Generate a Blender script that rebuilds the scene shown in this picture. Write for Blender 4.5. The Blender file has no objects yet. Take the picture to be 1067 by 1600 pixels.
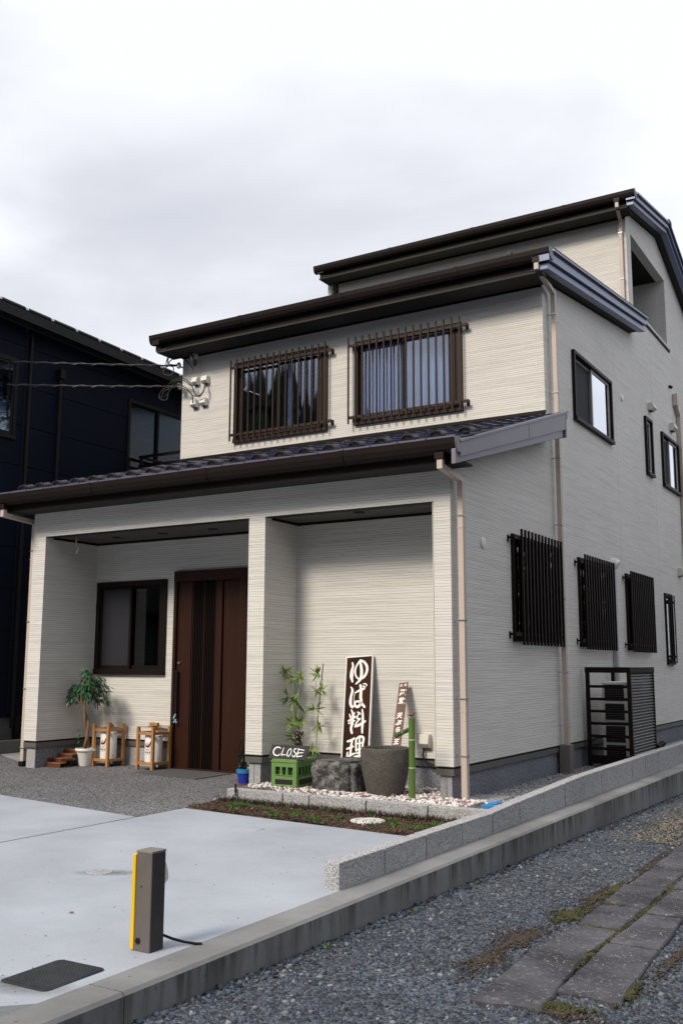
import bpy, bmesh, math, random
import numpy as np
from mathutils import Vector, Matrix, Euler
random.seed(7); RNG = np.random.default_rng(11)
S = bpy.context.scene; C = S.collection; R = math.radians

# ---------------------------------------------------------------- camera
cam = bpy.data.objects.new('camera', bpy.data.cameras.new('camera')); C.objects.link(cam)
Rm = [[0.8550589681217118, 0.07702794082694521, 0.5127775905464222],
      [0.5185201433746403, -0.13334826470126898, -0.8446035171699813],
      [0.003319932134264105, 0.9880713216327661, -0.15396116853772884]]
CAM = (3.91184, -8.45158, 0.93622)
cam.matrix_world = Matrix.Translation(CAM) @ Matrix(Rm).to_4x4()
cam.data.sensor_fit = 'HORIZONTAL'; cam.data.sensor_width = 24; cam.data.lens = 34.35
cam.data.clip_start = 0.05; cam.data.clip_end = 2000
S.camera = cam

# ---------------------------------------------------------------- world, sun, exposure
SUN_EL, SUN_AZ = 41.0, -12.0      # azimuth of the light's origin, measured from -Y towards -X
W = bpy.data.worlds.new('World'); S.world = W; W.use_nodes = True
nt = W.node_tree; nt.nodes.clear(); N = nt.nodes.new; L = nt.links.new
wo = N('ShaderNodeOutputWorld')
sky = N('ShaderNodeTexSky'); sky.sky_type = 'NISHITA'; sky.sun_disc = False
sky.sun_elevation = R(SUN_EL); sky.sun_rotation = R(180 + 12)
bg1 = N('ShaderNodeBackground'); bg1.inputs[1].default_value = 0.08; L(sky.outputs[0], bg1.inputs[0])
tc = N('ShaderNodeTexCoord'); mp = N('ShaderNodeMapping'); mp.inputs['Scale'].default_value = (1.0, 1.0, 2.6)
mp.inputs['Location'].default_value = (0.4, 0.25, 0.1)
L(tc.outputs['Generated'], mp.inputs[0])
n1 = N('ShaderNodeTexNoise'); n1.inputs['Scale'].default_value = 1.7; n1.inputs['Detail'].default_value = 6
n1.inputs['Roughness'].default_value = 0.48; n1.inputs['Distortion'].default_value = 0.25
L(mp.outputs[0], n1.inputs['Vector'])
sx = N('ShaderNodeSeparateXYZ'); L(tc.outputs['Generated'], sx.inputs[0])
m1 = N('ShaderNodeMath'); m1.operation = 'MULTIPLY_ADD'; m1.inputs[1].default_value = 0.55; L(sx.outputs[2], m1.inputs[0])
L(n1.outputs[0], m1.inputs[2])
m2 = N('ShaderNodeMath'); m2.operation = 'MULTIPLY_ADD'; m2.inputs[1].default_value = 0.18; L(sx.outputs[0], m2.inputs[0]); L(m1.outputs[0], m2.inputs[2])
cr = N('ShaderNodeValToRGB'); cr.color_ramp.elements[0].position = 0.42; cr.color_ramp.elements[0].color = (0.70, 0.73, 0.81, 1)
cr.color_ramp.elements[1].position = 0.71; cr.color_ramp.elements[1].color = (1.12, 1.14, 1.21, 1)
e = cr.color_ramp.elements.new(0.57); e.color = (0.865, 0.885, 0.955, 1)
L(m2.outputs[0], cr.inputs[0])
bg2 = N('ShaderNodeBackground'); bg2.inputs[1].default_value = 1.0; L(cr.outputs[0], bg2.inputs[0])
mxw = N('ShaderNodeMixShader'); mxw.inputs[0].default_value = 0.92
L(bg1.outputs[0], mxw.inputs[1]); L(bg2.outputs[0], mxw.inputs[2]); L(mxw.outputs[0], wo.inputs[0])
sl = bpy.data.lights.new('sun', 'SUN'); sl.energy = 3.5; sl.angle = R(15); sl.color = (1.0, 0.89, 0.73)
so = bpy.data.objects.new('sun', sl); C.objects.link(so)
a, el = R(SUN_AZ), R(SUN_EL)
src = Vector((math.sin(a) * math.cos(el), -math.cos(a) * math.cos(el), math.sin(el)))
so.rotation_euler = src.to_track_quat('Z', 'Y').to_euler(); so.location = (-10, -20, 20)
S.view_settings.view_transform = 'Standard'; S.view_settings.look = 'None'
S.view_settings.exposure = -0.07; S.view_settings.gamma = 1.0
S.render.engine = 'CYCLES'
S.cycles.max_bounces = 8; S.cycles.transparent_max_bounces = 16

# ---------------------------------------------------------------- materials
MATS = {}
def nodes(name):
    m = bpy.data.materials.new(name); m.use_nodes = True; t = m.node_tree
    b = t.nodes['Principled BSDF']; MATS[name] = m
    return m, t, b
def mat(name, col, rough=0.6, var=0.12, scale=8, bump=0.0, bscale=60, metal=0.0, spec=0.5, col2=None, stretch=(1, 1, 1), coat=0.0, island=0.0):
    m, t, b = nodes(name); n = t.nodes.new; l = t.links.new
    tc = n('ShaderNodeTexCoord'); mp = n('ShaderNodeMapping'); mp.inputs['Scale'].default_value = stretch
    l(tc.outputs['Object'], mp.inputs[0])
    nz = n('ShaderNodeTexNoise'); nz.inputs['Scale'].default_value = scale; nz.inputs['Detail'].default_value = 8; nz.inputs['Roughness'].default_value = 0.6
    l(mp.outputs[0], nz.inputs['Vector'])
    r = n('ShaderNodeValToRGB'); r.color_ramp.elements[0].position = 0.3; r.color_ramp.elements[1].position = 0.7
    c1 = col if col2 else tuple(c * (1 - var) for c in col); c2 = col2 or tuple(min(1, c * (1 + var)) for c in col)
    r.color_ramp.elements[0].color = (*c1, 1); r.color_ramp.elements[1].color = (*c2, 1)
    l(nz.outputs[0], r.inputs[0]); out = r.outputs[0]
    if island:
        g = n('ShaderNodeNewGeometry'); hs = n('ShaderNodeHueSaturation'); mr = n('ShaderNodeMapRange')
        mr.inputs[3].default_value = 1 - island; mr.inputs[4].default_value = 1 + island
        l(g.outputs['Random Per Island'], mr.inputs[0]); l(mr.outputs[0], hs.inputs['Value']); l(out, hs.inputs['Color']); out = hs.outputs[0]
    l(out, b.inputs['Base Color'])
    b.inputs['Roughness'].default_value = rough; b.inputs['Metallic'].default_value = metal
    b.inputs['Specular IOR Level'].default_value = spec; b.inputs['Coat Weight'].default_value = coat
    if bump:
        nb = n('ShaderNodeTexNoise'); nb.inputs['Scale'].default_value = bscale; nb.inputs['Detail'].default_value = 6
        l(mp.outputs[0], nb.inputs['Vector']); bp = n('ShaderNodeBump'); bp.inputs['Strength'].default_value = bump
        bp.inputs['Distance'].default_value = 0.01; l(nb.outputs[0], bp.inputs['Height']); l(bp.outputs[0], b.inputs['Normal'])
    return m
def siding_mat():
    m, t, b = nodes('siding'); n = t.nodes.new; l = t.links.new
    tc = n('ShaderNodeTexCoord'); s = n('ShaderNodeSeparateXYZ'); l(tc.outputs['Object'], s.inputs[0])
    ad = n('ShaderNodeMath'); ad.operation = 'ADD'; l(s.outputs[0], ad.inputs[0]); l(s.outputs[1], ad.inputs[1])
    cb = n('ShaderNodeCombineXYZ'); l(ad.outputs[0], cb.inputs[0]); l(s.outputs[2], cb.inputs[1])
    def brick(w, h, mort, off, sh):
        mp = n('ShaderNodeMapping'); mp.inputs['Location'].default_value = sh; l(cb.outputs[0], mp.inputs[0])
        k = n('ShaderNodeTexBrick'); k.inputs['Scale'].default_value = 1; k.inputs['Brick Width'].default_value = w
        k.inputs['Row Height'].default_value = h; k.inputs['Mortar Size'].default_value = mort; k.inputs['Mortar Smooth'].default_value = 0.3
        k.offset = off; k.offset_frequency = 2; k.squash = 0.7; k.squash_frequency = 3
        k.inputs['Color1'].default_value = (0, 0, 0, 1); k.inputs['Color2'].default_value = (1, 1, 1, 1); k.inputs['Mortar'].default_value = (0.5, 0.5, 0.5, 1)
        l(mp.outputs[0], k.inputs['Vector']); return k
    k1 = brick(1.7, 0.0265, 0.0030, 0.37, (0, 0, 0)); k2 = brick(0.8, 0.01325, 0.0014, 0.61, (3.1, 0.0, 0))
    mp = n('ShaderNodeMapping'); mp.inputs['Scale'].default_value = (0.55, 44, 1); l(cb.outputs[0], mp.inputs[0])
    nz = n('ShaderNodeTexNoise'); nz.inputs['Scale'].default_value = 1.5; nz.inputs['Detail'].default_value = 5; l(mp.outputs[0], nz.inputs['Vector'])
    # gap mask: full rows, half rows only where the noise allows
    hm = n('ShaderNodeMath'); hm.operation = 'GREATER_THAN'; hm.inputs[1].default_value = 0.5; l(nz.outputs[0], hm.inputs[0])
    g2 = n('ShaderNodeMath'); g2.operation = 'MULTIPLY'; l(k2.outputs['Fac'], g2.inputs[0]); l(hm.outputs[0], g2.inputs[1])
    def rowline(h, wdt):
        d = n('ShaderNodeMath'); d.operation = 'DIVIDE'; d.inputs[1].default_value = h; l(s.outputs[2], d.inputs[0])
        fr = n('ShaderNodeMath'); fr.operation = 'FRACT'; l(d.outputs[0], fr.inputs[0])
        lt = n('ShaderNodeMath'); lt.operation = 'LESS_THAN'; lt.inputs[1].default_value = wdt; l(fr.outputs[0], lt.inputs[0]); return lt
    mpa = n('ShaderNodeMapping'); mpa.inputs['Scale'].default_value = (0.8, 19, 1); l(cb.outputs[0], mpa.inputs[0])
    na = n('ShaderNodeTexNoise'); na.inputs['Scale'].default_value = 2.0; na.inputs['Detail'].default_value = 3; l(mpa.outputs[0], na.inputs['Vector'])
    ra = n('ShaderNodeMapRange'); ra.inputs[1].default_value = 0.36; ra.inputs[2].default_value = 0.56; ra.inputs[3].default_value = 0.30; ra.inputs[4].default_value = 1.0; l(na.outputs[0], ra.inputs[0])
    la = n('ShaderNodeMath'); la.operation = 'MULTIPLY'; l(rowline(0.0265, 0.17).outputs[0], la.inputs[0]); l(ra.outputs[0], la.inputs[1])
    rb_ = n('ShaderNodeMapRange'); rb_.inputs[1].default_value = 0.50; rb_.inputs[2].default_value = 0.60; rb_.inputs[3].default_value = 0.0; rb_.inputs[4].default_value = 0.75; l(nz.outputs[0], rb_.inputs[0])
    lb_ = n('ShaderNodeMath'); lb_.operation = 'MULTIPLY'; l(rowline(0.01325, 0.22).outputs[0], lb_.inputs[0]); l(rb_.outputs[0], lb_.inputs[1])
    gap = n('ShaderNodeMath'); gap.operation = 'MAXIMUM'; l(la.outputs[0], gap.inputs[0]); l(lb_.outputs[0], gap.inputs[1])
    base = n('ShaderNodeMix'); base.data_type = 'RGBA'; base.inputs[6].default_value = (0.665, 0.65, 0.62, 1); base.inputs[7].default_value = (0.745, 0.73, 0.70, 1)
    tm = n('ShaderNodeMath'); tm.operation = 'MULTIPLY_ADD'; tm.inputs[1].default_value = 0.35; l(k1.outputs['Color'], tm.inputs[0])
    t2 = n('ShaderNodeMath'); t2.operation = 'MULTIPLY'; t2.inputs[1].default_value = 0.5; l(nz.outputs[0], t2.inputs[0]); l(t2.outputs[0], tm.inputs[2])
    l(tm.outputs[0], base.inputs[0])
    # a faint large-scale weathering
    nw = n('ShaderNodeTexNoise'); nw.inputs['Scale'].default_value = 0.7; nw.inputs['Detail'].default_value = 4; l(tc.outputs['Object'], nw.inputs['Vector'])
    mr = n('ShaderNodeMapRange'); mr.inputs[1].default_value = 0.3; mr.inputs[2].default_value = 0.7; mr.inputs[3].default_value = 0.95; mr.inputs[4].default_value = 1.03; l(nw.outputs[0], mr.inputs[0])
    wm = n('ShaderNodeVectorMath'); wm.operation = 'SCALE'; l(base.outputs[2], wm.inputs[0]); l(mr.outputs[0], wm.inputs[3])
    dk = n('ShaderNodeMix'); dk.data_type = 'RGBA'; dk.inputs[7].default_value = (0.22, 0.21, 0.20, 1)
    gf = n('ShaderNodeMath'); gf.operation = 'MULTIPLY'; gf.inputs[1].default_value = 0.54; l(gap.outputs[0], gf.inputs[0])
    l(gf.outputs[0], dk.inputs[0]); l(wm.outputs[0], dk.inputs[6]); l(dk.outputs[2], b.inputs['Base Color'])
    b.inputs['Roughness'].default_value = 0.75; b.inputs['Specular IOR Level'].default_value = 0.25
    # height
    h = n('ShaderNodeMath'); h.operation = 'SUBTRACT'; h2 = n('ShaderNodeMath'); h2.operation = 'MULTIPLY'; h2.inputs[1].default_value = 0.30
    l(tm.outputs[0], h2.inputs[0]); l(h2.outputs[0], h.inputs[0]); l(gap.outputs[0], h.inputs[1])
    bp = n('ShaderNodeBump'); bp.inputs['Strength'].default_value = 0.7; bp.inputs['Distance'].default_value = 0.005
    l(h.outputs[0], bp.inputs['Height']); l(bp.outputs[0], b.inputs['Normal'])
    return m
SID = siding_mat()
def speckle(name, c0, c1, c2, scale=150, rough=0.85, bump=0.5, dist=0.006, big=0.1):
    """crushed aggregate: voronoi cells, each with its own tint"""
    m, t, b = nodes(name); n = t.nodes.new; l = t.links.new
    tc = n('ShaderNodeTexCoord'); v = n('ShaderNodeTexVoronoi'); v.inputs['Scale'].default_value = scale; l(tc.outputs['Object'], v.inputs['Vector'])
    sp = n('ShaderNodeSeparateColor'); l(v.outputs['Color'], sp.inputs[0])
    r = n('ShaderNodeValToRGB'); r.color_ramp.interpolation = 'LINEAR'
    r.color_ramp.elements[0].color = (*c0, 1); r.color_ramp.elements[1].color = (*c2, 1); e = r.color_ramp.elements.new(0.5); e.color = (*c1, 1)
    l(sp.outputs[0], r.inputs[0])
    nw = n('ShaderNodeTexNoise'); nw.inputs['Scale'].default_value = 1.3; nw.inputs['Detail'].default_value = 7; l(tc.outputs['Object'], nw.inputs['Vector'])
    mr = n('ShaderNodeMapRange'); mr.inputs[1].default_value = 0.3; mr.inputs[2].default_value = 0.7; mr.inputs[3].default_value = 1 - big; mr.inputs[4].default_value = 1 + big; l(nw.outputs[0], mr.inputs[0])
    wm = n('ShaderNodeVectorMath'); wm.operation = 'SCALE'; l(r.outputs[0], wm.inputs[0]); l(mr.outputs[0], wm.inputs[3])
    l(wm.outputs[0], b.inputs['Base Color']); b.inputs['Roughness'].default_value = rough; b.inputs['Specular IOR Level'].default_value = 0.25
    bp = n('ShaderNodeBump'); bp.inputs['Strength'].default_value = bump; bp.inputs['Distance'].default_value = dist; bp.invert = True
    l(v.outputs['Distance'], bp.inputs['Height']); l(bp.outputs[0], b.inputs['Normal']); return m
def concrete(name, col, stain=0.35, streak=False, rough=0.85):
    m, t, b = nodes(name); n = t.nodes.new; l = t.links.new
    tc = n('ShaderNodeTexCoord'); a1 = n('ShaderNodeTexNoise'); a1.inputs['Scale'].default_value = 1.1; a1.inputs['Detail'].default_value = 9; a1.inputs['Roughness'].default_value = 0.62
    l(tc.outputs['Object'], a1.inputs['Vector'])
    a2 = n('ShaderNodeTexNoise'); a2.inputs['Scale'].default_value = 120; a2.inputs['Detail'].default_value = 3; l(tc.outputs['Object'], a2.inputs['Vector'])
    r = n('ShaderNodeValToRGB'); r.color_ramp.elements[0].position = 0.32; r.color_ramp.elements[1].position = 0.68
    r.color_ramp.elements[0].color = (*[c * (1 - stain * 0.5) for c in col], 1); r.color_ramp.elements[1].color = (*[min(1, c * 1.06) for c in col], 1)
    l(a1.outputs[0], r.inputs[0]); out = r.outputs[0]
    mr = n('ShaderNodeMapRange'); mr.inputs[3].default_value = 0.86; mr.inputs[4].default_value = 1.12; l(a2.outputs[0], mr.inputs[0])
    wm = n('ShaderNodeVectorMath'); wm.operation = 'SCALE'; l(out, wm.inputs[0]); l(mr.outputs[0], wm.inputs[3]); out = wm.outputs[0]
    # small dark pits / specks
    v = n('ShaderNodeTexVoronoi'); v.inputs['Scale'].default_value = 9; v.inputs['Randomness'].default_value = 1; l(tc.outputs['Object'], v.inputs['Vector'])
    lt = n('ShaderNodeMath'); lt.operation = 'LESS_THAN'; lt.inputs[1].default_value = 0.055 if not streak else 0.08; l(v.outputs['Distance'], lt.inputs[0])
    sm = n('ShaderNodeMath'); sm.operation = 'MULTIPLY'; sm.inputs[1].default_value = 0.5; l(lt.outputs[0], sm.inputs[0])
    dk = n('ShaderNodeMix'); dk.data_type = 'RGBA'; dk.inputs[7].default_value = (0.06, 0.055, 0.05, 1); l(sm.outputs[0], dk.inputs[0]); l(out, dk.inputs[6]); out = dk.outputs[2]
    if streak:   # rain-wash stains running down the cast face, beginning under the arris
        mp = n('ShaderNodeMapping'); mp.inputs['Scale'].default_value = (5.0, 5.0, 0.45); l(tc.outputs['Object'], mp.inputs[0])
        s1 = n('ShaderNodeTexNoise'); s1.inputs['Scale'].default_value = 2.2; s1.inputs['Detail'].default_value = 7; s1.inputs['Roughness'].default_value = 0.7; l(mp.outputs[0], s1.inputs['Vector'])
        rr = n('ShaderNodeValToRGB'); rr.color_ramp.elements[0].position = 0.45; rr.color_ramp.elements[1].position = 0.60; l(s1.outputs[0], rr.inputs[0])
        sp = n('ShaderNodeSeparateXYZ'); l(tc.outputs['Object'], sp.inputs[0])
        zr = n('ShaderNodeMapRange'); zr.inputs[1].default_value = -0.50; zr.inputs[2].default_value = -0.35; zr.inputs[3].default_value = 0.25; zr.inputs[4].default_value = 0.95; l(sp.outputs[2], zr.inputs[0])
        ml = n('ShaderNodeMath'); ml.operation = 'MULTIPLY'; gm = n('ShaderNodeNewGeometry'); sn = n('ShaderNodeSeparateXYZ'); l(gm.outputs['Normal'], sn.inputs[0]); lz = n('ShaderNodeMath'); lz.operation = 'LESS_THAN'; lz.inputs[1].default_value = 0.5; l(sn.outputs[2], lz.inputs[0]); mz = n('ShaderNodeMath'); mz.operation = 'MULTIPLY'; l(rr.outputs[0], mz.inputs[0]); l(lz.outputs[0], mz.inputs[1]); l(mz.outputs[0], ml.inputs[0]); l(zr.outputs[0], ml.inputs[1])
        d2 = n('ShaderNodeMix'); d2.data_type = 'RGBA'; d2.inputs[7].default_value = (0.07, 0.068, 0.058, 1); l(ml.outputs[0], d2.inputs[0]); l(out, d2.inputs[6]); out = d2.outputs[2]
    l(out, b.inputs['Base Color']); b.inputs['Roughness'].default_value = rough; b.inputs['Specular IOR Level'].default_value = 0.3
    bp = n('ShaderNodeBump'); bp.inputs['Strength'].default_value = 0.25; bp.inputs['Distance'].default_value = 0.004; l(a2.outputs[0], bp.inputs['Height']); l(bp.outputs[0], b.inputs['Normal'])
    return m
def glass(name, tint, boost, rough=0.02):
    m, t, b = nodes(name); n = t.nodes.new; l = t.links.new; t.nodes.remove(b)
    o = t.nodes['Material Output']; tr = n('ShaderNodeBsdfTransparent'); tr.inputs[0].default_value = (*tint, 1)
    gl = n('ShaderNodeBsdfGlossy'); gl.inputs['Roughness'].default_value = rough; gl.inputs[0].default_value = (0.92, 0.95, 1, 1)
    nz = n('ShaderNodeTexNoise'); nz.inputs['Scale'].default_value = 1.4; tcn = n('ShaderNodeTexCoord'); l(tcn.outputs['Object'], nz.inputs['Vector'])
    bp = n('ShaderNodeBump'); bp.inputs['Strength'].default_value = 0.05; bp.inputs['Distance'].default_value = 0.02; l(nz.outputs[0], bp.inputs['Height']); l(bp.outputs[0], gl.inputs['Normal'])
    fr = n('ShaderNodeFresnel'); fr.inputs[0].default_value = 1.52
    ma = n('ShaderNodeMath'); ma.operation = 'ADD'; ma.use_clamp = True; ma.inputs[1].default_value = boost; l(fr.outputs[0], ma.inputs[0])
    mx = n('ShaderNodeMixShader'); l(ma.outputs[0], mx.inputs[0]); l(tr.outputs[0], mx.inputs[1]); l(gl.outputs[0], mx.inputs[2]); l(mx.outputs[0], o.inputs[0])
    return m
def wood(name, c1, c2, axis=2, rough=0.55, scale=14):
    st = [1, 1, 1]; st[axis] = 0.08
    return mat(name, c1, rough, scale=scale, col2=c2, stretch=tuple(st), bump=0.15, bscale=40)

FOUND = speckle('foundation_render', (0.13, 0.14, 0.17), (0.20, 0.21, 0.245), (0.28, 0.285, 0.32), 90, 0.9, 0.9, 0.008)
FOUNDL = speckle('foundation_tile', (0.25, 0.25, 0.26), (0.36, 0.36, 0.375), (0.47, 0.47, 0.48), 170, 0.9, 0.6, 0.004)
GRAN = speckle('granite_block', (0.11, 0.11, 0.12), (0.40, 0.40, 0.42), (0.54, 0.54, 0.55), 190, 0.9, 0.5, 0.004, 0.06)
AGG = speckle('washed_aggregate', (0.025, 0.025, 0.032), (0.105, 0.105, 0.118), (0.36, 0.36, 0.38), 110, 0.85, 0.9, 0.006, 0.12)
SLABM = concrete('slab_concrete', (0.365, 0.398, 0.455), 0.36)
WALLC = concrete('retaining_concrete', (0.245, 0.250, 0.255), 0.9, True)
PATHC = concrete('path_concrete', (0.33, 0.34, 0.36), 0.4)
BLOCKC = concrete('old_block', (0.17, 0.17, 0.165), 0.7)
BROWN = mat('brown_metal', (0.034, 0.0195, 0.015), 0.45, 0.1, 5, spec=0.25)
BROWND = mat('dark_brown_frame', (0.010, 0.006, 0.0045), 0.5, 0.1, 5, spec=0.15)
GUT = mat('gutter_brown', (0.0105, 0.0065, 0.0052), 0.5, 0.12, 3, spec=0.2)
VERGE = mat('verge_metal', (0.19, 0.18, 0.215), 0.45, 0.08, 3, metal=0.2)
VERGEB = mat('verge_metal_blue', (0.17, 0.195, 0.30), 0.38, 0.08, 3, metal=0.4)
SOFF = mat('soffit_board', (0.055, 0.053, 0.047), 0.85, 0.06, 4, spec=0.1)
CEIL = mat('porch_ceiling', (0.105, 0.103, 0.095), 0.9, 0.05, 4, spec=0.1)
TILE = mat('roof_tile', (0.028, 0.030, 0.062), 0.38, 0.2, 4, bump=0.1, bscale=30, metal=0.3, spec=0.4)
TILEED = mat('roof_tile_edge', (0.13, 0.12, 0.19), 0.4, 0.15, 6, metal=0.3)
PIPE = mat('downpipe_beige', (0.50, 0.425, 0.375), 0.5, 0.05, 3)
PIPEBOX = mat('pipe_cover_taupe', (0.16, 0.145, 0.135), 0.55, 0.06, 6)
TRIM = mat('drip_trim', (0.10, 0.098, 0.095), 0.5, 0.06, 6)
BLACK = mat('black_plastic', (0.009, 0.009, 0.009), 0.55, 0.1, 10, spec=0.2)
CABLE = mat('cable', (0.03, 0.03, 0.03), 0.5, 0.1, 10)
WHITE = mat('white_plastic', (0.74, 0.73, 0.69), 0.45, 0.03, 4)
CREAM = mat('cream_plastic', (0.62, 0.60, 0.54), 0.5, 0.05, 4)
SILVER = mat('silver_metal', (0.55, 0.55, 0.55), 0.3, 0.05, 5, metal=0.9)
SASH = mat('sash_grey', (0.50, 0.465, 0.46), 0.4, 0.05, 5, metal=0.3)
DOORM = wood('door_wood', (0.021, 0.0072, 0.0038), (0.036, 0.0118, 0.006), 2, 0.5, 10)
DOORM.node_tree.nodes['Principled BSDF'].inputs['Specular IOR Level'].default_value = 0.2
DOORD = mat('door_dark', (0.0075, 0.0045, 0.0035), 0.7, 0.1, 8, spec=0.1)
INT = mat('interior_dark', (0.035, 0.033, 0.03), 0.9, 0.1, 4)
NAVY = mat('navy_siding', (0.0042, 0.0066, 0.0165), 0.6, 0.1, 2, bump=0.05, bscale=12, spec=0.10)
NAVYR = mat('neighbour_roof_metal', (0.012, 0.015, 0.022), 0.42, 0.1, 4, metal=0.2, spec=0.3)
NBASE = mat('neighbour_foundation', (0.12, 0.125, 0.13), 0.85, 0.12, 5)
CURT = mat('curtain_white', (0.74, 0.79, 0.90), 0.9, 0.04, 6)
GL_F = glass('front_glass', (0.84, 0.90, 1.0), 0.07)
GL_D = glass('dark_glass', (0.35, 0.38, 0.42), 0.05)
GL_S = glass('side_mirror_glass', (0.3, 0.3, 0.3), 0.84)
GL_N = glass('neighbour_glass', (0.85, 0.92, 1.0), 0.16)
for n__ in GL_N.node_tree.nodes:
    if n__.type == 'BSDF_GLOSSY': n__.inputs[0].default_value = (0.66, 0.80, 1.0, 1)
SCREEN = mat('insect_screen', (0.012, 0.013, 0.02), 0.8, 0.1, 20)
YELLOW = mat('yellow_reflector', (0.78, 0.50, 0.005), 0.45, 0.05, 5)
TAUPE = mat('post_taupe', (0.125, 0.110, 0.105), 0.55, 0.08, 14, bump=0.1, bscale=200)
LWOOD = wood('lantern_wood', (0.33, 0.155, 0.055), (0.46, 0.235, 0.09), 2, 0.5, 18)
REDW = wood('red_brown_wood', (0.10, 0.030, 0.015), (0.18, 0.058, 0.026), 0, 0.35, 16)
REDWT = wood('step_tread_wood', (0.17, 0.085, 0.05), (0.26, 0.14, 0.085), 0, 0.5, 16)
PAPER = mat('lantern_paper', (0.74, 0.74, 0.74), 0.6, 0.03, 6)
RED = mat('print_red', (0.55, 0.02, 0.03), 0.6, 0.05, 6)
SKIN = mat('print_peach', (0.70, 0.42, 0.32), 0.6, 0.05, 6)
PINK = mat('print_magenta', (0.28, 0.03, 0.16), 0.6, 0.05, 6)
OLIVE = mat('print_olive', (0.22, 0.24, 0.08), 0.6, 0.05, 6)
INK = mat('print_black', (0.015, 0.014, 0.014), 0.6, 0.05, 6)
CRATE = mat('crate_green', (0.135, 0.255, 0.075), 0.45, 0.14, 9, bump=0.1, bscale=80)
CRATEI = mat('crate_black_badge', (0.012, 0.014, 0.012), 0.5, 0.1, 9)
SIGNW = wood('sign_wood', (0.012, 0.0055, 0.004), (0.055, 0.018, 0.009), 2, 0.45, 9)
SIGNW.node_tree.nodes['Principled BSDF'].inputs['Specular IOR Level'].default_value = 0.08
SIGNW2 = wood('small_sign_wood', (0.075, 0.032, 0.022), (0.14, 0.062, 0.045), 2, 0.45, 12)
CHALKB = mat('chalkboard', (0.022, 0.021, 0.025), 0.7, 0.2, 12)
CHALK = mat('white_paint', (0.80, 0.80, 0.79), 0.7, 0.04, 20)
STONEP = speckle('stone_pot', (0.060, 0.055, 0.050), (0.088, 0.082, 0.075), (0.13, 0.12, 0.11), 160, 0.9, 0.7, 0.008, 0.22)
ROCKM = mat('rock_mottled', (0.030, 0.029, 0.028), 0.85, scale=7, col2=(0.26, 0.26, 0.255), bump=0.9, bscale=26)
for n__ in ROCKM.node_tree.nodes:
    if n__.type == 'VALTORGB': n__.color_ramp.elements[0].position = 0.44; n__.color_ramp.elements[1].position = 0.72
BAMB = mat('bamboo_green', (0.085, 0.155, 0.030), 0.42, 0.16, 12, stretch=(1, 1, 0.15))
BAMBD = mat('bamboo_dark', (0.045, 0.10, 0.02), 0.45, 0.2, 12)
BAMBN = mat('bamboo_node', (0.46, 0.47, 0.36), 0.6, 0.1, 12)
LEAFB = mat('bamboo_leaf', (0.17, 0.27, 0.04), 0.5, 0.35, 9, island=0.3)
LEAFB2 = mat('bamboo_leaf_dark', (0.06, 0.13, 0.03), 0.5, 0.3, 9)
STEMB = mat('bamboo_stem', (0.26, 0.36, 0.13), 0.5, 0.15, 9)
LEAFF = mat('ficus_leaf', (0.020, 0.085, 0.035), 0.38, 0.3, 5, island=0.45)
TRUNKF = mat('ficus_trunk', (0.20, 0.125, 0.07), 0.75, 0.35, 22, bump=0.6, bscale=50, stretch=(1, 1, 0.25))
SOIL = mat('soil', (0.050, 0.031, 0.022), 0.95, scale=24, col2=(0.13, 0.085, 0.06), bump=1.0, bscale=70)
MOSS = mat('moss', (0.045, 0.052, 0.010), 0.9, scale=6, col2=(0.15, 0.13, 0.035), bump=1.0, bscale=90)
WEED = mat('weed_green', (0.055, 0.13, 0.018), 0.6, 0.3, 8, island=0.5)
HEATH = mat('heather_brown', (0.055, 0.034, 0.028), 0.8, 0.3, 8, island=0.5)
DEADL = mat('dead_leaf', (0.26, 0.105, 0.05), 0.7, 0.3, 8, island=0.6)
GRAVEL = mat('gravel_stone', (0.040, 0.050, 0.070), 0.85, 0.3, 1.6, col2=(0.078, 0.096, 0.132), bump=0.3, bscale=60, island=0.7, spec=0.25)
GRAVL = mat('pale_gravel_stone', (0.16, 0.17, 0.19), 0.85, 0.3, 10, island=0.5, spec=0.25)
GRAVB = speckle('gravel_ground', (0.025, 0.028, 0.035), (0.070, 0.078, 0.095), (0.15, 0.16, 0.18), 46, 0.9, 1.0, 0.02, 0.25)
SGRAV = speckle('side_gravel_ground', (0.12, 0.125, 0.14), (0.28, 0.29, 0.32), (0.5, 0.5, 0.53), 90, 0.9, 0.9, 0.01, 0.15)
PEB = mat('white_pebble', (0.64, 0.61, 0.60), 0.6, 0.12, 20, island=0.22)
PEBR = mat('purple_pebble', (0.26, 0.16, 0.175), 0.6, 0.2, 20, island=0.4)
PAVE = None
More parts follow.
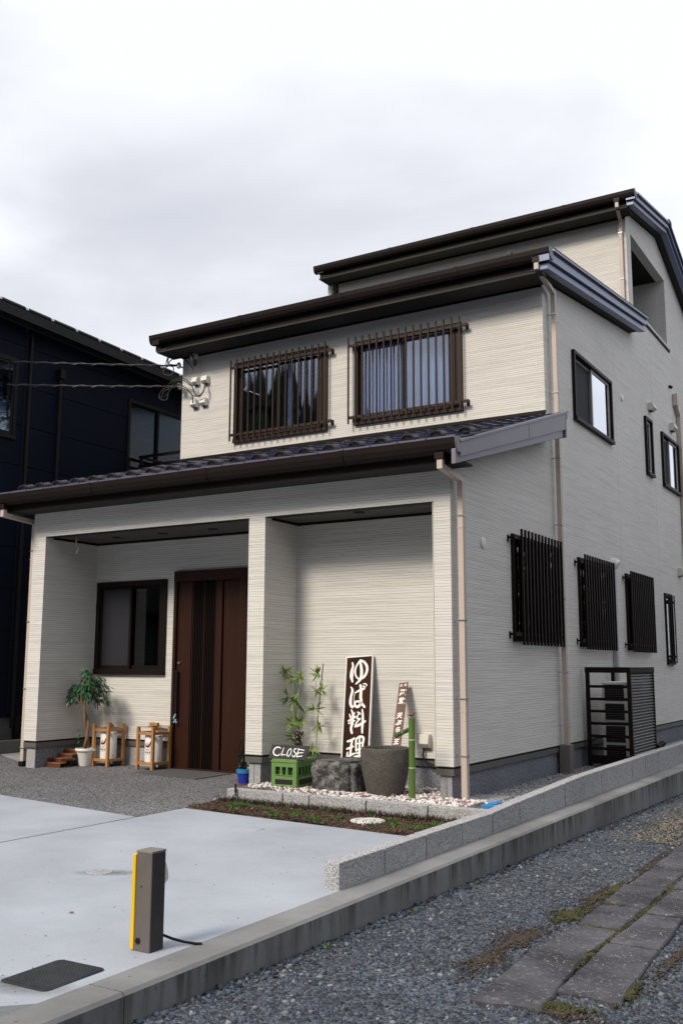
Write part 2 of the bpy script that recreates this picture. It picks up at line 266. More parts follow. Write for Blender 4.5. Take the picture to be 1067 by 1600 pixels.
def pave_mat():
    m, t, b = nodes('andesite_slab'); n = t.nodes.new; l = t.links.new; tc = n('ShaderNodeTexCoord')
    a = n('ShaderNodeTexNoise'); a.inputs['Scale'].default_value = 2.4; a.inputs['Detail'].default_value = 9; a.inputs['Roughness'].default_value = 0.65; l(tc.outputs['Object'], a.inputs['Vector'])
    r = n('ShaderNodeValToRGB'); r.color_ramp.elements[0].position = 0.38; r.color_ramp.elements[0].color = (0.022, 0.022, 0.030, 1)
    r.color_ramp.elements[1].position = 0.64; r.color_ramp.elements[1].color = (0.095, 0.092, 0.11, 1); l(a.outputs[0], r.inputs[0])
    v = n('ShaderNodeTexNoise'); v.inputs['Scale'].default_value = 42; v.inputs['Detail'].default_value = 5; v.inputs['Roughness'].default_value = 0.7; l(tc.outputs['Object'], v.inputs['Vector'])
    q = n('ShaderNodeValToRGB'); q.color_ramp.elements[0].position = 0.56; q.color_ramp.elements[1].position = 0.66; l(v.outputs[0], q.inputs[0])
    mu = n('ShaderNodeMath'); mu.operation = 'MULTIPLY'; mu.inputs[1].default_value = 0.55; l(q.outputs[0], mu.inputs[0])
    mx = n('ShaderNodeMix'); mx.data_type = 'RGBA'; mx.inputs[7].default_value = (0.30, 0.30, 0.31, 1); l(mu.outputs[0], mx.inputs[0]); l(r.outputs[0], mx.inputs[6])
    l(mx.outputs[2], b.inputs['Base Color']); b.inputs['Roughness'].default_value = 0.8
    bp = n('ShaderNodeBump'); bp.inputs['Strength'].default_value = 0.9; bp.inputs['Distance'].default_value = 0.008; l(v.outputs[0], bp.inputs['Height']); l(bp.outputs[0], b.inputs['Normal'])
    return m
PAVE = pave_mat()
HATCH = mat('hatch_iron', (0.022, 0.026, 0.034), 0.5, 0.25, 12, bump=0.1, bscale=40)
BLUEP = mat('blue_pot', (0.012, 0.035, 0.33), 0.4, 0.1, 8)
BLUEP2 = mat('blue_pot_rim', (0.02, 0.20, 0.42), 0.4, 0.1, 8)
BLUEL = mat('blue_lid', (0.02, 0.22, 0.55), 0.4, 0.1, 8)
TERRA = mat('terracotta', (0.33, 0.115, 0.065), 0.7, 0.2, 12)
DOGB = mat('dog_black', (0.014, 0.013, 0.013), 0.4, 0.2, 20)
DOGT = mat('dog_tan', (0.13, 0.045, 0.016), 0.5, 0.2, 20)
BIRD = mat('bird_clay', (0.16, 0.075, 0.05), 0.6, 0.2, 30)
CONIF = mat('conifer', (0.012, 0.022, 0.012), 0.9, 0.3, 1)
MATG = mat('door_mat_grey', (0.085, 0.085, 0.092), 0.9, 0.1, 20, bump=0.5, bscale=300)
CHARM = mat('charm_blue', (0.22, 0.48, 0.62), 0.5, 0.1, 20)

# ---------------------------------------------------------------- mesh helpers
def tag(o, label=None, cat=None, group=None, kind=None):
    if label: o['label'] = label
    if cat: o['category'] = cat
    if group: o['group'] = group
    if kind: o['kind'] = kind
    return o
def empty(name, loc=(0, 0, 0), rz=0, label=None, cat=None, group=None):
    o = bpy.data.objects.new(name, None); C.objects.link(o); o.location = loc; o.rotation_euler = (0, 0, rz); o.empty_display_size = 0.1
    return tag(o, label, cat, group)
class MB:
    """collects shapes, then links them as ONE mesh object"""
    def __init__(s, f=None): s.v = []; s.f = []; s.m = f
    def poly(s, vs, fs):
        n = len(s.v); s.v += [s.m(*p) if s.m else tuple(p) for p in vs]; s.f += [tuple(i + n for i in q) for q in fs]; return s
    def box(s, x0, x1, y0, y1, z0, z1):
        return s.poly([(x0, y0, z0), (x1, y0, z0), (x1, y1, z0), (x0, y1, z0), (x0, y0, z1), (x1, y0, z1), (x1, y1, z1), (x0, y1, z1)],
                      [(0, 3, 2, 1), (4, 5, 6, 7), (0, 1, 5, 4), (1, 2, 6, 5), (2, 3, 7, 6), (3, 0, 4, 7)])
    def prism(s, prof, axis, a, b):
        """extrude a 2-D outline along an axis from a to b"""
        def P(t, q): return (t, q[0], q[1]) if axis == 0 else ((q[0], t, q[1]) if axis == 1 else (q[0], q[1], t))
        n = len(prof); vs = [P(a, q) for q in prof] + [P(b, q) for q in prof]
        fs = [tuple(range(n - 1, -1, -1)), tuple(range(n, 2 * n))] + [(i, (i + 1) % n, n + (i + 1) % n, n + i) for i in range(n)]
        return s.poly(vs, fs)
    def tube(s, pts, r, n=8, cap=True):
        pts = [Vector(p) for p in pts]; rs = r if isinstance(r, (list, tuple)) else [r] * len(pts); vs = []; fs = []
        up = Vector((0, 0, 1)); prev = None
        for i, p in enumerate(pts):
            d = (pts[min(i + 1, len(pts) - 1)] - pts[max(i - 1, 0)]).normalized()
            if prev is None:
                s1 = d.cross(up); s1 = d.cross(Vector((1, 0, 0))) if s1.length < 0.1 else s1
            else: s1 = prev - d * prev.dot(d)
            s1.normalize(); prev = s1; s2 = d.cross(s1)
            for k in range(n):
                an = 2 * math.pi * k / n; vs.append(tuple(p + (s1 * math.cos(an) + s2 * math.sin(an)) * rs[i]))
        for i in range(len(pts) - 1):
            for k in range(n): fs.append((i * n + k, i * n + (k + 1) % n, (i + 1) * n + (k + 1) % n, (i + 1) * n + k))
        if cap: fs += [tuple(range(n - 1, -1, -1)), tuple(range((len(pts) - 1) * n, len(pts) * n))]
        return s.poly(vs, fs)
    def lathe(s, prof, cx=0, cy=0, n=32):
        vs = []; fs = []
        for (r, z) in prof:
            for k in range(n):
                an = 2 * math.pi * k / n; vs.append((cx + r * math.cos(an), cy + r * math.sin(an), z))
        for i in range(len(prof) - 1):
            for k in range(n): fs.append((i * n + k, i * n + (k + 1) % n, (i + 1) * n + (k + 1) % n, (i + 1) * n + k))
        fs.append(tuple(range(n - 1, -1, -1))); fs.append(tuple(range((len(prof) - 1) * n, len(prof) * n)))
        return s.poly(vs, fs)
    def ell(s, c, r, n=12, m=8, rot=None):
        vs = []; fs = []
        for i in range(m + 1):
            th = math.pi * i / m
            for k in range(n):
                an = 2 * math.pi * k / n
                q = Vector((r[0] * math.sin(th) * math.cos(an), r[1] * math.sin(th) * math.sin(an), r[2] * math.cos(th)))
                if rot: q = rot @ q
                vs.append(tuple(q + Vector(c)))
        for i in range(m):
            for k in range(n): fs.append((i * n + k, (i + 1) * n + k, (i + 1) * n + (k + 1) % n, i * n + (k + 1) % n))
        return s.poly(vs, fs)
    def build(s, name, material, parent=None, smooth=False, bevel=0, world=True):
        me = bpy.data.meshes.new(name); me.from_pydata(s.v, [], s.f); me.validate()
        bm = bmesh.new(); bm.from_mesh(me); bmesh.ops.recalc_face_normals(bm, faces=bm.faces); bm.to_mesh(me); bm.free()
        me.materials.append(material)
        o = bpy.data.objects.new(name, me); C.objects.link(o)
        if parent: o.parent = parent
        if smooth:
            for p in me.polygons: p.use_smooth = True
            try: me.set_sharp_from_angle(angle=R(40))
            except Exception: pass
        if bevel:
            b = o.modifiers.new('bevel', 'BEVEL'); b.width = bevel; b.segments = 2; b.limit_method = 'ANGLE'; b.angle_limit = R(40)
        return o
def B(name, m, parent, *a, bevel=0): return MB().box(*a).build(name, m, parent, bevel=bevel)
def stamp(name, src, parent, M):
    """another object sharing src's mesh"""
    o = bpy.data.objects.new(name, src.data); C.objects.link(o); o.parent = parent; o.matrix_local = M
    for md in src.modifiers:
        if md.type == 'BEVEL':
            b = o.modifiers.new('bevel', 'BEVEL'); b.width = md.width; b.segments = md.segments; b.limit_method = 'ANGLE'; b.angle_limit = md.angle_limit
    return o
def copy_tree(o, parent=None):
    c = o.copy(); C.objects.link(c)
    if parent: c.parent = parent
    for ch in list(o.children): copy_tree(ch, c)
    return c
def T(x, y, z, rz=0, rx=0, ry=0, sc=1): return Matrix.Translation((x, y, z)) @ Euler((rx, ry, rz)).to_matrix().to_4x4() @ Matrix.Scale(sc, 4)
FR = lambda Y0: (lambda u, w, v: (u, Y0 - w, v))      # local (along, outward, up) on a wall facing -Y
SD = lambda X0: (lambda u, w, v: (X0 + w, u, v))      # ... on a wall facing +X
def wallgrid(name, material, fm, u0, u1, v0, tops, holes, th, parent):
    """a wall with real thickness, openings cut right through, and a sloping top"""
    us = sorted({u0, u1, *[h[0] for h in holes], *[h[1] for h in holes], *[t[0] for t in tops], *[t[2] for t in tops]}); us = [u for u in us if u0 <= u <= u1]
    hv = [v for v in sorted({v0, *[h[2] for h in holes], *[h[3] for h in holes]}) if v >= v0]
    bm = bmesh.new(); cache = {}
    def V(u, v):
        k = (round(u, 4), round(v, 4))
        if k not in cache: cache[k] = bm.verts.new((k[0], 0, k[1]))
        return cache[k]
    for i in range(len(us) - 1):
        a, b = us[i], us[i + 1]; mid = (a + b) / 2
        t = next(t for t in tops if t[0] <= mid <= t[2]); f = lambda u: t[1] + (t[3] - t[1]) * (u - t[0]) / (t[2] - t[0])
        mt = min(f(a), f(b))
        vs = [v for v in hv if v < mt - 1e-3]
        for j in range(len(vs)):
            lo = vs[j]
            if j + 1 < len(vs): q = [(a, lo), (b, lo), (b, vs[j + 1]), (a, vs[j + 1])]; hi = vs[j + 1]
            else: q = [(a, lo), (b, lo), (b, f(b)), (a, f(a))]; hi = mt
            if any(h[0] < mid < h[1] and h[2] < (lo + hi) / 2 < h[3] for h in holes): continue
            bm.faces.new([V(*p) for p in q])
    r = bmesh.ops.extrude_face_region(bm, geom=bm.faces[:])
    for v in r['geom']:
        if isinstance(v, bmesh.types.BMVert): v.co.y -= th
    for v in bm.verts: v.co = Vector(fm(v.co.x, v.co.y, v.co.z))
    bmesh.ops.recalc_face_normals(bm, faces=bm.faces)
    me = bpy.data.meshes.new(name); bm.to_mesh(me); bm.free(); me.materials.append(material)
    o = bpy.data.objects.new(name, me); C.objects.link(o); o.parent = parent; return o

def text(name, body, size, material, parent, M, ext=0.0008, offset=0.0, align='CENTER', shear=0.0, sx=1.0, spacing=1.0):
    c = bpy.data.curves.new(name, 'FONT'); c.body = body; c.size = size; c.extrude = ext; c.offset = offset; c.align_x = align; c.align_y = 'CENTER'; c.shear = shear
    c.space_character = spacing; c.resolution_u = 3
    tmp = bpy.data.objects.new(name, c); C.objects.link(tmp); dg = bpy.context.evaluated_depsgraph_get()
    me = bpy.data.meshes.new_from_object(tmp.evaluated_get(dg)); bpy.data.objects.remove(tmp)
    me.materials.clear(); me.materials.append(material)
    o = bpy.data.objects.new(name, me); C.objects.link(o); o.parent = parent; o.matrix_local = M @ Matrix.Diagonal((sx, 1, 1, 1)); return o
def brush(strokes, fm, th):
    """painted strokes as thin slabs: fm maps drawing coordinates to local (x, z)"""
    mb = MB(); k = 0
    for st in strokes:
        pts = []; P = [Vector((*fm(p[0], p[1]), p[2])) for p in st]
        n = len(P)
        for i in range(n - 1):                      # Catmull-Rom
            p0, p1, p2, p3 = P[max(i - 1, 0)], P[i], P[i + 1], P[min(i + 2, n - 1)]
            for s in range(6):
                t = s / 6; pts.append(0.5 * ((2 * p1) + (p2 - p0) * t + (2 * p0 - 5 * p1 + 4 * p2 - p3) * t * t + (3 * p1 - p0 - 3 * p2 + p3) * t ** 3))
        pts.append(P[-1]); L_, R_ = [], []
        for i, p in enumerate(pts):
            d = (pts[min(i + 1, len(pts) - 1)] - pts[max(i - 1, 0)]); d = Vector((d.x, d.y)); d = d.normalized() if d.length > 1e-9 else Vector((1, 0))
            nn = Vector((-d.y, d.x)) * max(p.z, 1e-4) * 0.5
            L_.append((p.x + nn.x, p.y + nn.y)); R_.append((p.x - nn.x, p.y - nn.y))
        y = -th - 0.00012 * k; k += 1
        vs = [(a[0], y, a[1]) for a in L_] + [(a[0], y, a[1]) for a in R_] ; m = len(L_)
        mb.poly(vs, [(i, i + 1, m + i + 1, m + i) for i in range(m - 1)])
        for p in (pts[0], pts[-1]):                  # rounded ends
            r = max(p.z, 1e-4) * 0.5; mb.poly([(p.x + r * math.cos(q * math.pi / 6), y - 0.00006, p.y + r * math.sin(q * math.pi / 6)) for q in range(12)], [tuple(range(12))])
    return mb

# ================================================================ THE SETTING
GZ = -0.32                                   # level of the forecourt
def road_z(y): return -0.452 - 0.0155 * (y + 5)
# open country / road sheet, reaching the horizon
def sheet(name, pts, z, material):
    o = MB().poly([(x, y, z if not callable(z) else z(y)) for x, y in pts], [tuple(range(len(pts)))]).build(name, material); return tag(o, kind='structure')
g = MB(); 
ys = [-400, -30, -12, -6, -2, 2, 6, 10, 16, 60, 400]
def gz(y): return road_z(max(-12, min(16, y)))
for i in range(len(ys) - 1):
    g.poly([(-400, ys[i], gz(ys[i])), (400, ys[i], gz(ys[i])), (400, ys[i + 1], gz(ys[i + 1])), (-400, ys[i + 1], gz(ys[i + 1]))], [(0, 1, 2, 3)])
tag(g.build('ground', GRAVB), kind='structure')
# forecourt slab: two pours with an open joint, on a deep bed
def block(name, x0, x1, y0, y1, ztop, material, zb=-0.75, kind='structure', bevel=0):
    o = MB().box(x0, x1, y0, y1, zb, ztop).build(name, material, bevel=bevel); return tag(o, kind=kind)
sl = MB(); sl.prism([(-1.868, -6.22), (0.55, -6.08), (0.93, -5.72), (0.93, -1.80), (0.55, -1.80), (-1.868, -1.565)], 2, -0.75, GZ)
# a hole for the sunken hatch is left out of the pour: the lid sits 4 mm proud instead
tag(sl.build('parking_slab', SLABM), kind='structure')
sl = MB(); sl.prism([(-9.5, -6.5), (-1.888, -6.22), (-1.888, -2.165), (-3.95, -1.84), (-9.5, -1.0)], 2, -0.75, GZ)
tag(sl.build('parking_slab', SLABM), kind='structure')
j = MB().box(-1.8875, -1.8685, -6.21, -1.58, -0.75, GZ - 0.012); tag(j.build('joint_filler', BLACK), kind='structure')
ag = MB(); ag.prism([(-9.5, -0.995), (-3.95, -1.835), (-1.890, -2.160), (-1.868, -1.56), (-1.868, -1.02), (-1.868, -0.95), (-2.0, 1.2), (-5.98, 1.2), (-5.98, 0.27), (-7.3, 0.96), (-9.5, 2.2)], 2, -0.75, GZ - 0.001)
tag(ag.build('washed_gravel_paving', AGG), kind='structure')
pa = MB(); pa.prism([(-7.36, 1.0), (-5.99, 0.28), (-5.79, 0.28), (-5.79, 12), (-7.36, 12)], 2, -0.75, GZ + 0.003)
tag(pa.build('side_path', PATHC), kind='structure')
# soil bed between the slab and the little granite kerb
def bump_sheet(name, x0, x1, y0, y1, z0, amp, material, n, edge=0.0, zf=None, seed=0):
    r = np.random.default_rng(seed); nx = int((x1 - x0) / n) + 1; ny = int((y1 - y0) / n) + 1
    v = []; 
    for j in range(ny + 1):
        for i in range(nx + 1):
            x = x0 + (x1 - x0) * i / nx; y = y0 + (y1 - y0) * j / ny
            v.append((x, y, (zf(x, y) if zf else z0) + amp * (r.random() - 0.3 + 0.8 * math.sin(x * 5.1 + y * 3) * math.sin(y * 7.3 - x * 2))))
    f = [(j * (nx + 1) + i, j * (nx + 1) + i + 1, (j + 1) * (nx + 1) + i + 1, (j + 1) * (nx + 1) + i) for j in range(ny) for i in range(nx)]
    m = MB(); m.v = v; m.f = f; return tag(m.build(name, material, smooth=True), kind='structure')
bump_sheet('soil_bed', -1.868, 0.84, -1.81, -1.07, GZ - 0.006, 0.022, SOIL, 0.03, seed=3, zf=lambda x, y: GZ - 0.012 - (0.05 if y < -1.565 - (x + 1.87) * 0.097 else 0))
B('pebble_bed_base', SGRAV, None, -2.0, 0.33, -1.0, 0.64, -0.75, -0.305)['kind'] = 'structure'
B('side_yard_corner', SGRAV, None, 0.33, 0.84, -1.0, 0.64, -0.75, -0.318)['kind'] = 'structure'
B('side_yard', SGRAV, None, 0.0, 0.84, 0.64, 13, -0.75, -0.325)['kind'] = 'structure'
# retaining wall, cast in lengths
rw = empty('retaining_wall', (1.03, -4, GZ), 0, 'long low concrete retaining wall streaked with dark stains beside the gravel lane', 'wall')
def rel(parent): return (-parent.location[0], -parent.location[1], -parent.location[2])
def local(o):
    """objects below are written in world coordinates; hang them under an Empty that stands at the thing's base"""
    p = o.parent
    if p and p.parent is None: o.location = Vector(o.location) + Vector(rel(p))
    return o
def LB(name, m, parent, *a, bevel=0): return local(B(name, m, parent, *a, bevel=bevel))
cuts = [-12, -8.2, -5.45, -1.62, 2.4, 6.5, 10.6, 14.5]
for i in range(len(cuts) - 1):
    a, b = cuts[i], cuts[i + 1] - 0.006
    x0 = 0.93
    local(MB().prism([(x0, -0.95), (1.12, -0.95), (1.12, GZ - 0.014), (1.106, GZ), (x0, GZ)], 1, a, b).build('wall_length', WALLC, rw))
LB('joint_strip', BLACK, rw, 0.935, 1.105, -5.459, 14.4, -0.95, GZ - 0.02)
# granite-faced kerb blocks along the lane side
kr = empty('block_kerb', (0.885, -3.5, GZ), 0, 'row of grey speckled granite kerb blocks standing on top of the retaining wall', 'kerb')
ky = [-3.56, -3.02, -2.45, -1.885, -1.335, -0.77, -0.21, 0.35, 0.90] + [0.9 + 0.57 * i for i in range(1, 22)]
def ktop(y): return float(np.interp(y, [-3.6, -1.3, -0.8, 0.9, 5.0, 14], [-0.170, -0.170, -0.150, -0.100, -0.078, -0.07]))
for i in range(len(ky) - 1):
    a, b = ky[i] + 0.006, ky[i + 1] - 0.006; j = random.uniform(-0.002, 0.002)
    o = MB().prism([(a, GZ - 0.02), (b, GZ - 0.02), (b, ktop(b) + j), (a, ktop(a) + j)], 0, 0.835 + j, 0.932 + j).build('kerb_block', GRAN, kr, bevel=0.005); local(o)
LB('joint_mortar', BLACK, kr, 0.85, 0.920, -3.55, 12.0, GZ - 0.02, GZ + 0.12)
fk = empty('front_kerb', (-0.5, -1.07, GZ), 0, 'short row of pale granite kerb blocks between the soil bed and the white pebbles', 'kerb')
fx = [-1.77, -1.145, -0.87, -0.30, 0.275, 0.832]
for i in range(len(fx) - 1):
    j = random.uniform(-0.002, 0.002)
    LB('kerb_block', GRAN, fk, fx[i] + 0.006, fx[i + 1] - 0.006, -1.105 + j, -1.005 + j, GZ - 0.12, -0.193 + j, bevel=0.005)
# far wood behind the photographer, seen in the upstairs panes
tw = MB(); r = random.Random(5)
for k in range(330):
    x = -95 + k * 0.56 + r.uniform(-0.5, 0.5); y = -46 + r.uniform(-7, 7) - 0.02 * abs(x); hgt = float(np.interp(x, [-95, -41, -36, -31, -25, -20, -12, 0, 90], [26, 26, 23, 19, 15.5, 14, 19, 23, 25])) + r.uniform(-2.5, 1.5); rad = hgt * 0.17
    base = -0.6
    for s in range(7):
        z0 = base + hgt * (0.06 + s * 0.13); z1 = z0 + hgt * 0.22; rr = rad * (1 - s / 7.6)
        vs = [(x + rr * (0.75 + 0.5 * r.random()) * math.cos(q * math.pi / 4.5), y + rr * (0.75 + 0.5 * r.random()) * math.sin(q * math.pi / 4.5), z0 - r.random() * 0.4) for q in range(9)] + [(x, y, min(z1, base + hgt))]
        tw.poly(vs, [(q, (q + 1) % 9, 9) for q in range(9)])
    tw.tube([(x, y, base - 0.3), (x, y, base + hgt * 0.5)], 0.2, 5)
tag(tw.build('conifer_wood', CONIF), 'dark far-off conifer wood facing the house', 'wood', kind='stuff')

rt_ = MB(); r = random.Random(15); AUT = mat('roadside_foliage', (0.022, 0.036, 0.012), 0.9, scale=0.5, col2=(0.085, 0.060, 0.018), island=0.6)
for k in range(46):
    y = -10 + k * 0.95 + r.uniform(-.3, .3); x = 7.6 + r.uniform(-0.6, 1.6); hgt = r.uniform(4.6, 6.2); rt_.tube([(x, y, -0.6), (x + r.uniform(-.2, .2), y, hgt * 0.6)], [0.12, 0.06], 6)
    for q in range(230):
        a, b, d = r.random() * 6.283, r.uniform(-1, 1), r.random() ** 0.4
        c = Vector((x + 1.1 * d * math.cos(a) * (1 - b * b) ** .5, y + 1.1 * d * math.sin(a) * (1 - b * b) ** .5, hgt * 0.52 + hgt * 0.46 * d * b)); s_ = r.uniform(0.10, 0.22)
        u = Vector((r.gauss(0, 1), r.gauss(0, 1), r.gauss(0, 1))).normalized() * s_; w = u.cross(Vector((r.gauss(0, 1), r.gauss(0, 1), 1))).normalized() * s_ * 0.7
        rt_.poly([tuple(c - u), tuple(c + w), tuple(c + u), tuple(c - w)], [(0, 1, 2, 3)])
tag(rt_.build('roadside_wood', AUT), 'belt of autumn trees along the far side of the gravel lane', 'wood', kind='stuff')

# ================================================================ THE HOUSE
H = empty('house', (-2.9, 2.0, GZ), 0, 'cream ribbed-clad house with stepped dark brown roofs, barred windows and a deep porch', 'house')
def hp(o): o.parent = H; return local(o)
XL = -5.76
# ---- walls
front_open = [(-5.54, -2.39, 0.0, 2.50), (-2.175, -0.18, 0.0, 2.50)]
def put(name, material, fm, *a): return local(wallgrid(name, material, fm, *a, H))
put('front_wall', SID, FR(0), XL, 0, 0.0, [(XL, 2.93, 0, 2.93)], front_open, 0.12)
PWIN = (-5.49, -4.31, 0.81, 1.97); DOOR = (-4.16, -3.05, -0.4, 2.07)
put('porch_back_wall', SID, FR(0.89), XL, -2.39, 0.0, [(XL, 2.7, -2.39, 2.7)], [PWIN, (DOOR[0], DOOR[1], -0.1, DOOR[3])], 0.12)
put('alcove_back_wall', SID, FR(0.63), -2.175, -0.15, 0.0, [(-2.175, 2.7, -0.15, 2.7)], [], 0.1)
hp(B('left_pier', SID, H, XL, -5.54, 0.12, 0.89, 0.0, 2.7))
hp(B('middle_pier', SID, H, -2.39, -2.175, 0.12, 1.01, 0.0, 2.7))
hp(B('right_pier', SID, H, -0.18, -0.152, 0.12, 0.63, 0.0, 2.7))
W1 = (3.90, 5.66, 4.16, 5.10); W2 = (7.65, 8.07, 4.06, 5.02); W3 = (8.78, 10.03, 4.04, 4.99)
G1 = (1.55, 3.05, 1.20, 2.34); G2 = (3.85, 5.25, 1.18, 2.30); G3 = (6.08, 7.45, 1.17, 2.27); G4 = (8.47, 8.95, 0.96, 2.13)
LOG = (7.30, 9.66, 6.79, 8.10)
put('side_wall', SID, SD(0), 0.12, 12.2, 0.0,
    [(0.12, 2.98, 2.8, 3.80), (2.8, 5.70, 7.02, 6.26), (7.02, 8.37, 9.05, 8.72), (9.05, 8.72, 12.2, 7.65)], [W1, W2, W3, G1, G2, G3, G4, LOG], 0.15)
UA = (-4.775, -3.155, 4.17, 5.37); UB = (-2.695, -1.10, 4.18, 5.34)
put('upper_front_wall', SID, FR(2.80), -5.81, -0.15, 3.6, [(-5.81, 5.75, -0.15, 5.75)], [UA, UB], 0.12)
put('attic_front_wall', SID, FR(7.02), -5.56, -0.15, 5.9, [(-5.56, 8.45, -0.15, 8.45)], [], 0.12)
put('left_wall', SID, lambda u, w, v: (-5.70 - w - 0.11, u, v), 2.92, 12.2, 0.0, [(2.92, 5.70, 7.02, 6.26), (7.02, 8.37, 9.05, 8.72), (9.05, 8.72, 12.2, 7.65)], [], 0.1)
put('left_wall_low', SID, lambda u, w, v: (-5.66 - w - 0.1, u, v), 0.89, 2.92, 0.0, [(0.89, 3.1, 2.92, 3.75)], [], 0.1)
hp(B('rear_wall', SID, H, -5.7, -0.15, 12.1, 12.2, 0, 7.6))
# loggia on the attic floor
hp(B('loggia_far_wall', SID, H, -1.6, -0.15, 9.655, 9.75, 6.7, 8.2)); hp(B('loggia_near_wall', SID, H, -1.6, -0.15, 7.16, 7.295, 6.7, 8.2))
hp(B('loggia_back_wall', SID, H, -1.7, -1.6, 7.2, 9.75, 6.7, 8.2)); hp(B('loggia_ceiling', BROWND, H, -1.6, -0.15, 7.295, 9.655, 8.101, 8.2)); hp(B('loggia_floor', TRIM, H, -1.6, -0.15, 7.295, 9.655, 6.6, 6.70))
hp(B('loggia_sill', mat('sill_light', (0.50, 0.49, 0.47), 0.5), H, -0.16, 0.035, 7.24, 9.78, 6.745, 6.792)); hp(B('sill_shadow_strip', BROWND, H, 0.001, 0.02, 7.24, 9.78, 6.72, 6.745))
# joint strips in the siding
for (x0, x1, y0, y1, z0, z1) in [(-0.1905, -0.184, -0.0012, 0.02, 0, 2.88), (-2.232, -2.227, -0.0012, 0.02, 0, 2.499)]:
    hp(B('joint_sealant', CREAM, H, x0, x1, y0, y1, z0, z1))
for y in (0.118, 3.32, 5.95, 8.25): hp(B('joint_sealant', CREAM, H, -0.01, 0.0014, y, y + 0.007, 0.0, 2.9 if y < 1 else (5.7 if y < 7.1 else 6.7)))
hp(B('joint_sealant', CREAM, H, -0.092, -0.086, 2.7988, 2.81, 3.95, 5.7)); hp(B('joint_sealant', CREAM, H, -1.0, -0.994, 2.7988, 2.81, 3.95, 5.7))
# ---- foundation and drip trim
FB = -0.75
def found(x0, x1, y0, y1, m): hp(B('foundation', m, H, x0, x1, y0, y1, FB, -0.078))
found(XL + 0.035, -5.575, 0.03, 0.90, FOUNDL); found(-2.355, -2.21, 0.03, 0.92, FOUNDL); found(-0.15, -0.035, 0.03, 0.55, FOUNDL)
found(-5.575, -2.355, 0.92, 1.05, FOUNDL); found(-2.21, -0.15, 0.66, 0.8, FOUND); found(-0.1495, -0.032, 0.032, 12.17, FOUND); found(-5.5755, -5.573, 0.04, 0.9, FOUND); found(-2.2105, -2.208, 0.04, 0.65, FOUND)
hp(B('foundation_seam', BLACK, H, -0.0905, -0.0865, 0.0285, 0.04, -0.33, -0.08)); hp(B('foundation_seam', BLACK, H, -2.292, -2.288, 0.0285, 0.04, -0.33, -0.08))
def trim(x0, x1, y0, y1):
    hp(B('drip_gap', BLACK, H, x0 + 0.012, x1 - 0.012, y0 + 0.012, y1 - 0.012, -0.022, 0.004)); hp(B('drip_trim', TRIM, H, x0 + 0.002, x1 - 0.002, y0 + 0.002, y1 - 0.002, -0.078, -0.022))
trim(XL, -5.538, 0, 0.89); trim(-2.392, -2.173, 0, 0.89); trim(-0.18, 0.0, 0, 12.2)
hp(B('drip_gap', BLACK, H, -5.55, DOOR[0], 0.902, 0.95, -0.022, 0.004)); hp(B('drip_trim', TRIM, H, -5.55, DOOR[0], 0.892, 0.95, -0.078, -0.022))
hp(B('drip_gap', BLACK, H, DOOR[1], -2.39, 0.902, 0.95, -0.022, 0.004)); hp(B('drip_trim', TRIM, H, DOOR[1], -2.39, 0.892, 0.95, -0.078, -0.022))
hp(B('drip_gap', BLACK, H, -2.175, -0.18, 0.642, 0.7, -0.022, 0.004)); hp(B('drip_trim', TRIM, H, -2.175, -0.18, 0.632, 0.7, -0.078, -0.022))
# ---- porch ceilings with downlights
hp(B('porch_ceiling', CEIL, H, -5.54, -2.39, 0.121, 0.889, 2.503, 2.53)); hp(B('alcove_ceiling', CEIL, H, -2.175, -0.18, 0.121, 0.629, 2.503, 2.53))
hp(B('lintel_trim', BLACK, H, -5.54, -2.39, -0.004, 0.10, 2.492, 2.4995)); hp(B('lintel_trim', BLACK, H, -2.175, -0.18, -0.004, 0.10, 2.492, 2.4995))
hp(B('ceiling_moulding', BROWND, H, -5.54, -2.39, 0.868, 0.888, 2.475, 2.503)); hp(B('ceiling_moulding', BROWND, H, -2.175, -0.18, 0.608, 0.628, 2.475, 2.503)); hp(B('ceiling_moulding', BROWND, H, -5.539, -5.52, 0.12, 0.868, 2.475, 2.503)); hp(B('ceiling_moulding', BROWND, H, -2.174, -2.155, 0.12, 0.608, 2.475, 2.503))
for x, y in ((-4.83, 0.50), (-4.07, 0.51), (-3.29, 0.50), (-1.15, 0.24)):
    o = MB().lathe([(0.058, 2.494), (0.062, 2.5025), (0.045, 2.5025)], x, y, 20).build('downlight', BROWND, H, smooth=True); local(o)
# ---- LOWER ROOF: plain tiles with snow guards
def z1(y): return 3.035 + 0.300 * (y + 0.40)
rf = local(MB(lambda x, y, z: (x, y, z1(y) + z)).box(-6.06, 0.27, -0.38, 2.8, -0.12, -0.035).build('lower_roof', SOFF, H))
tm_ = MB()
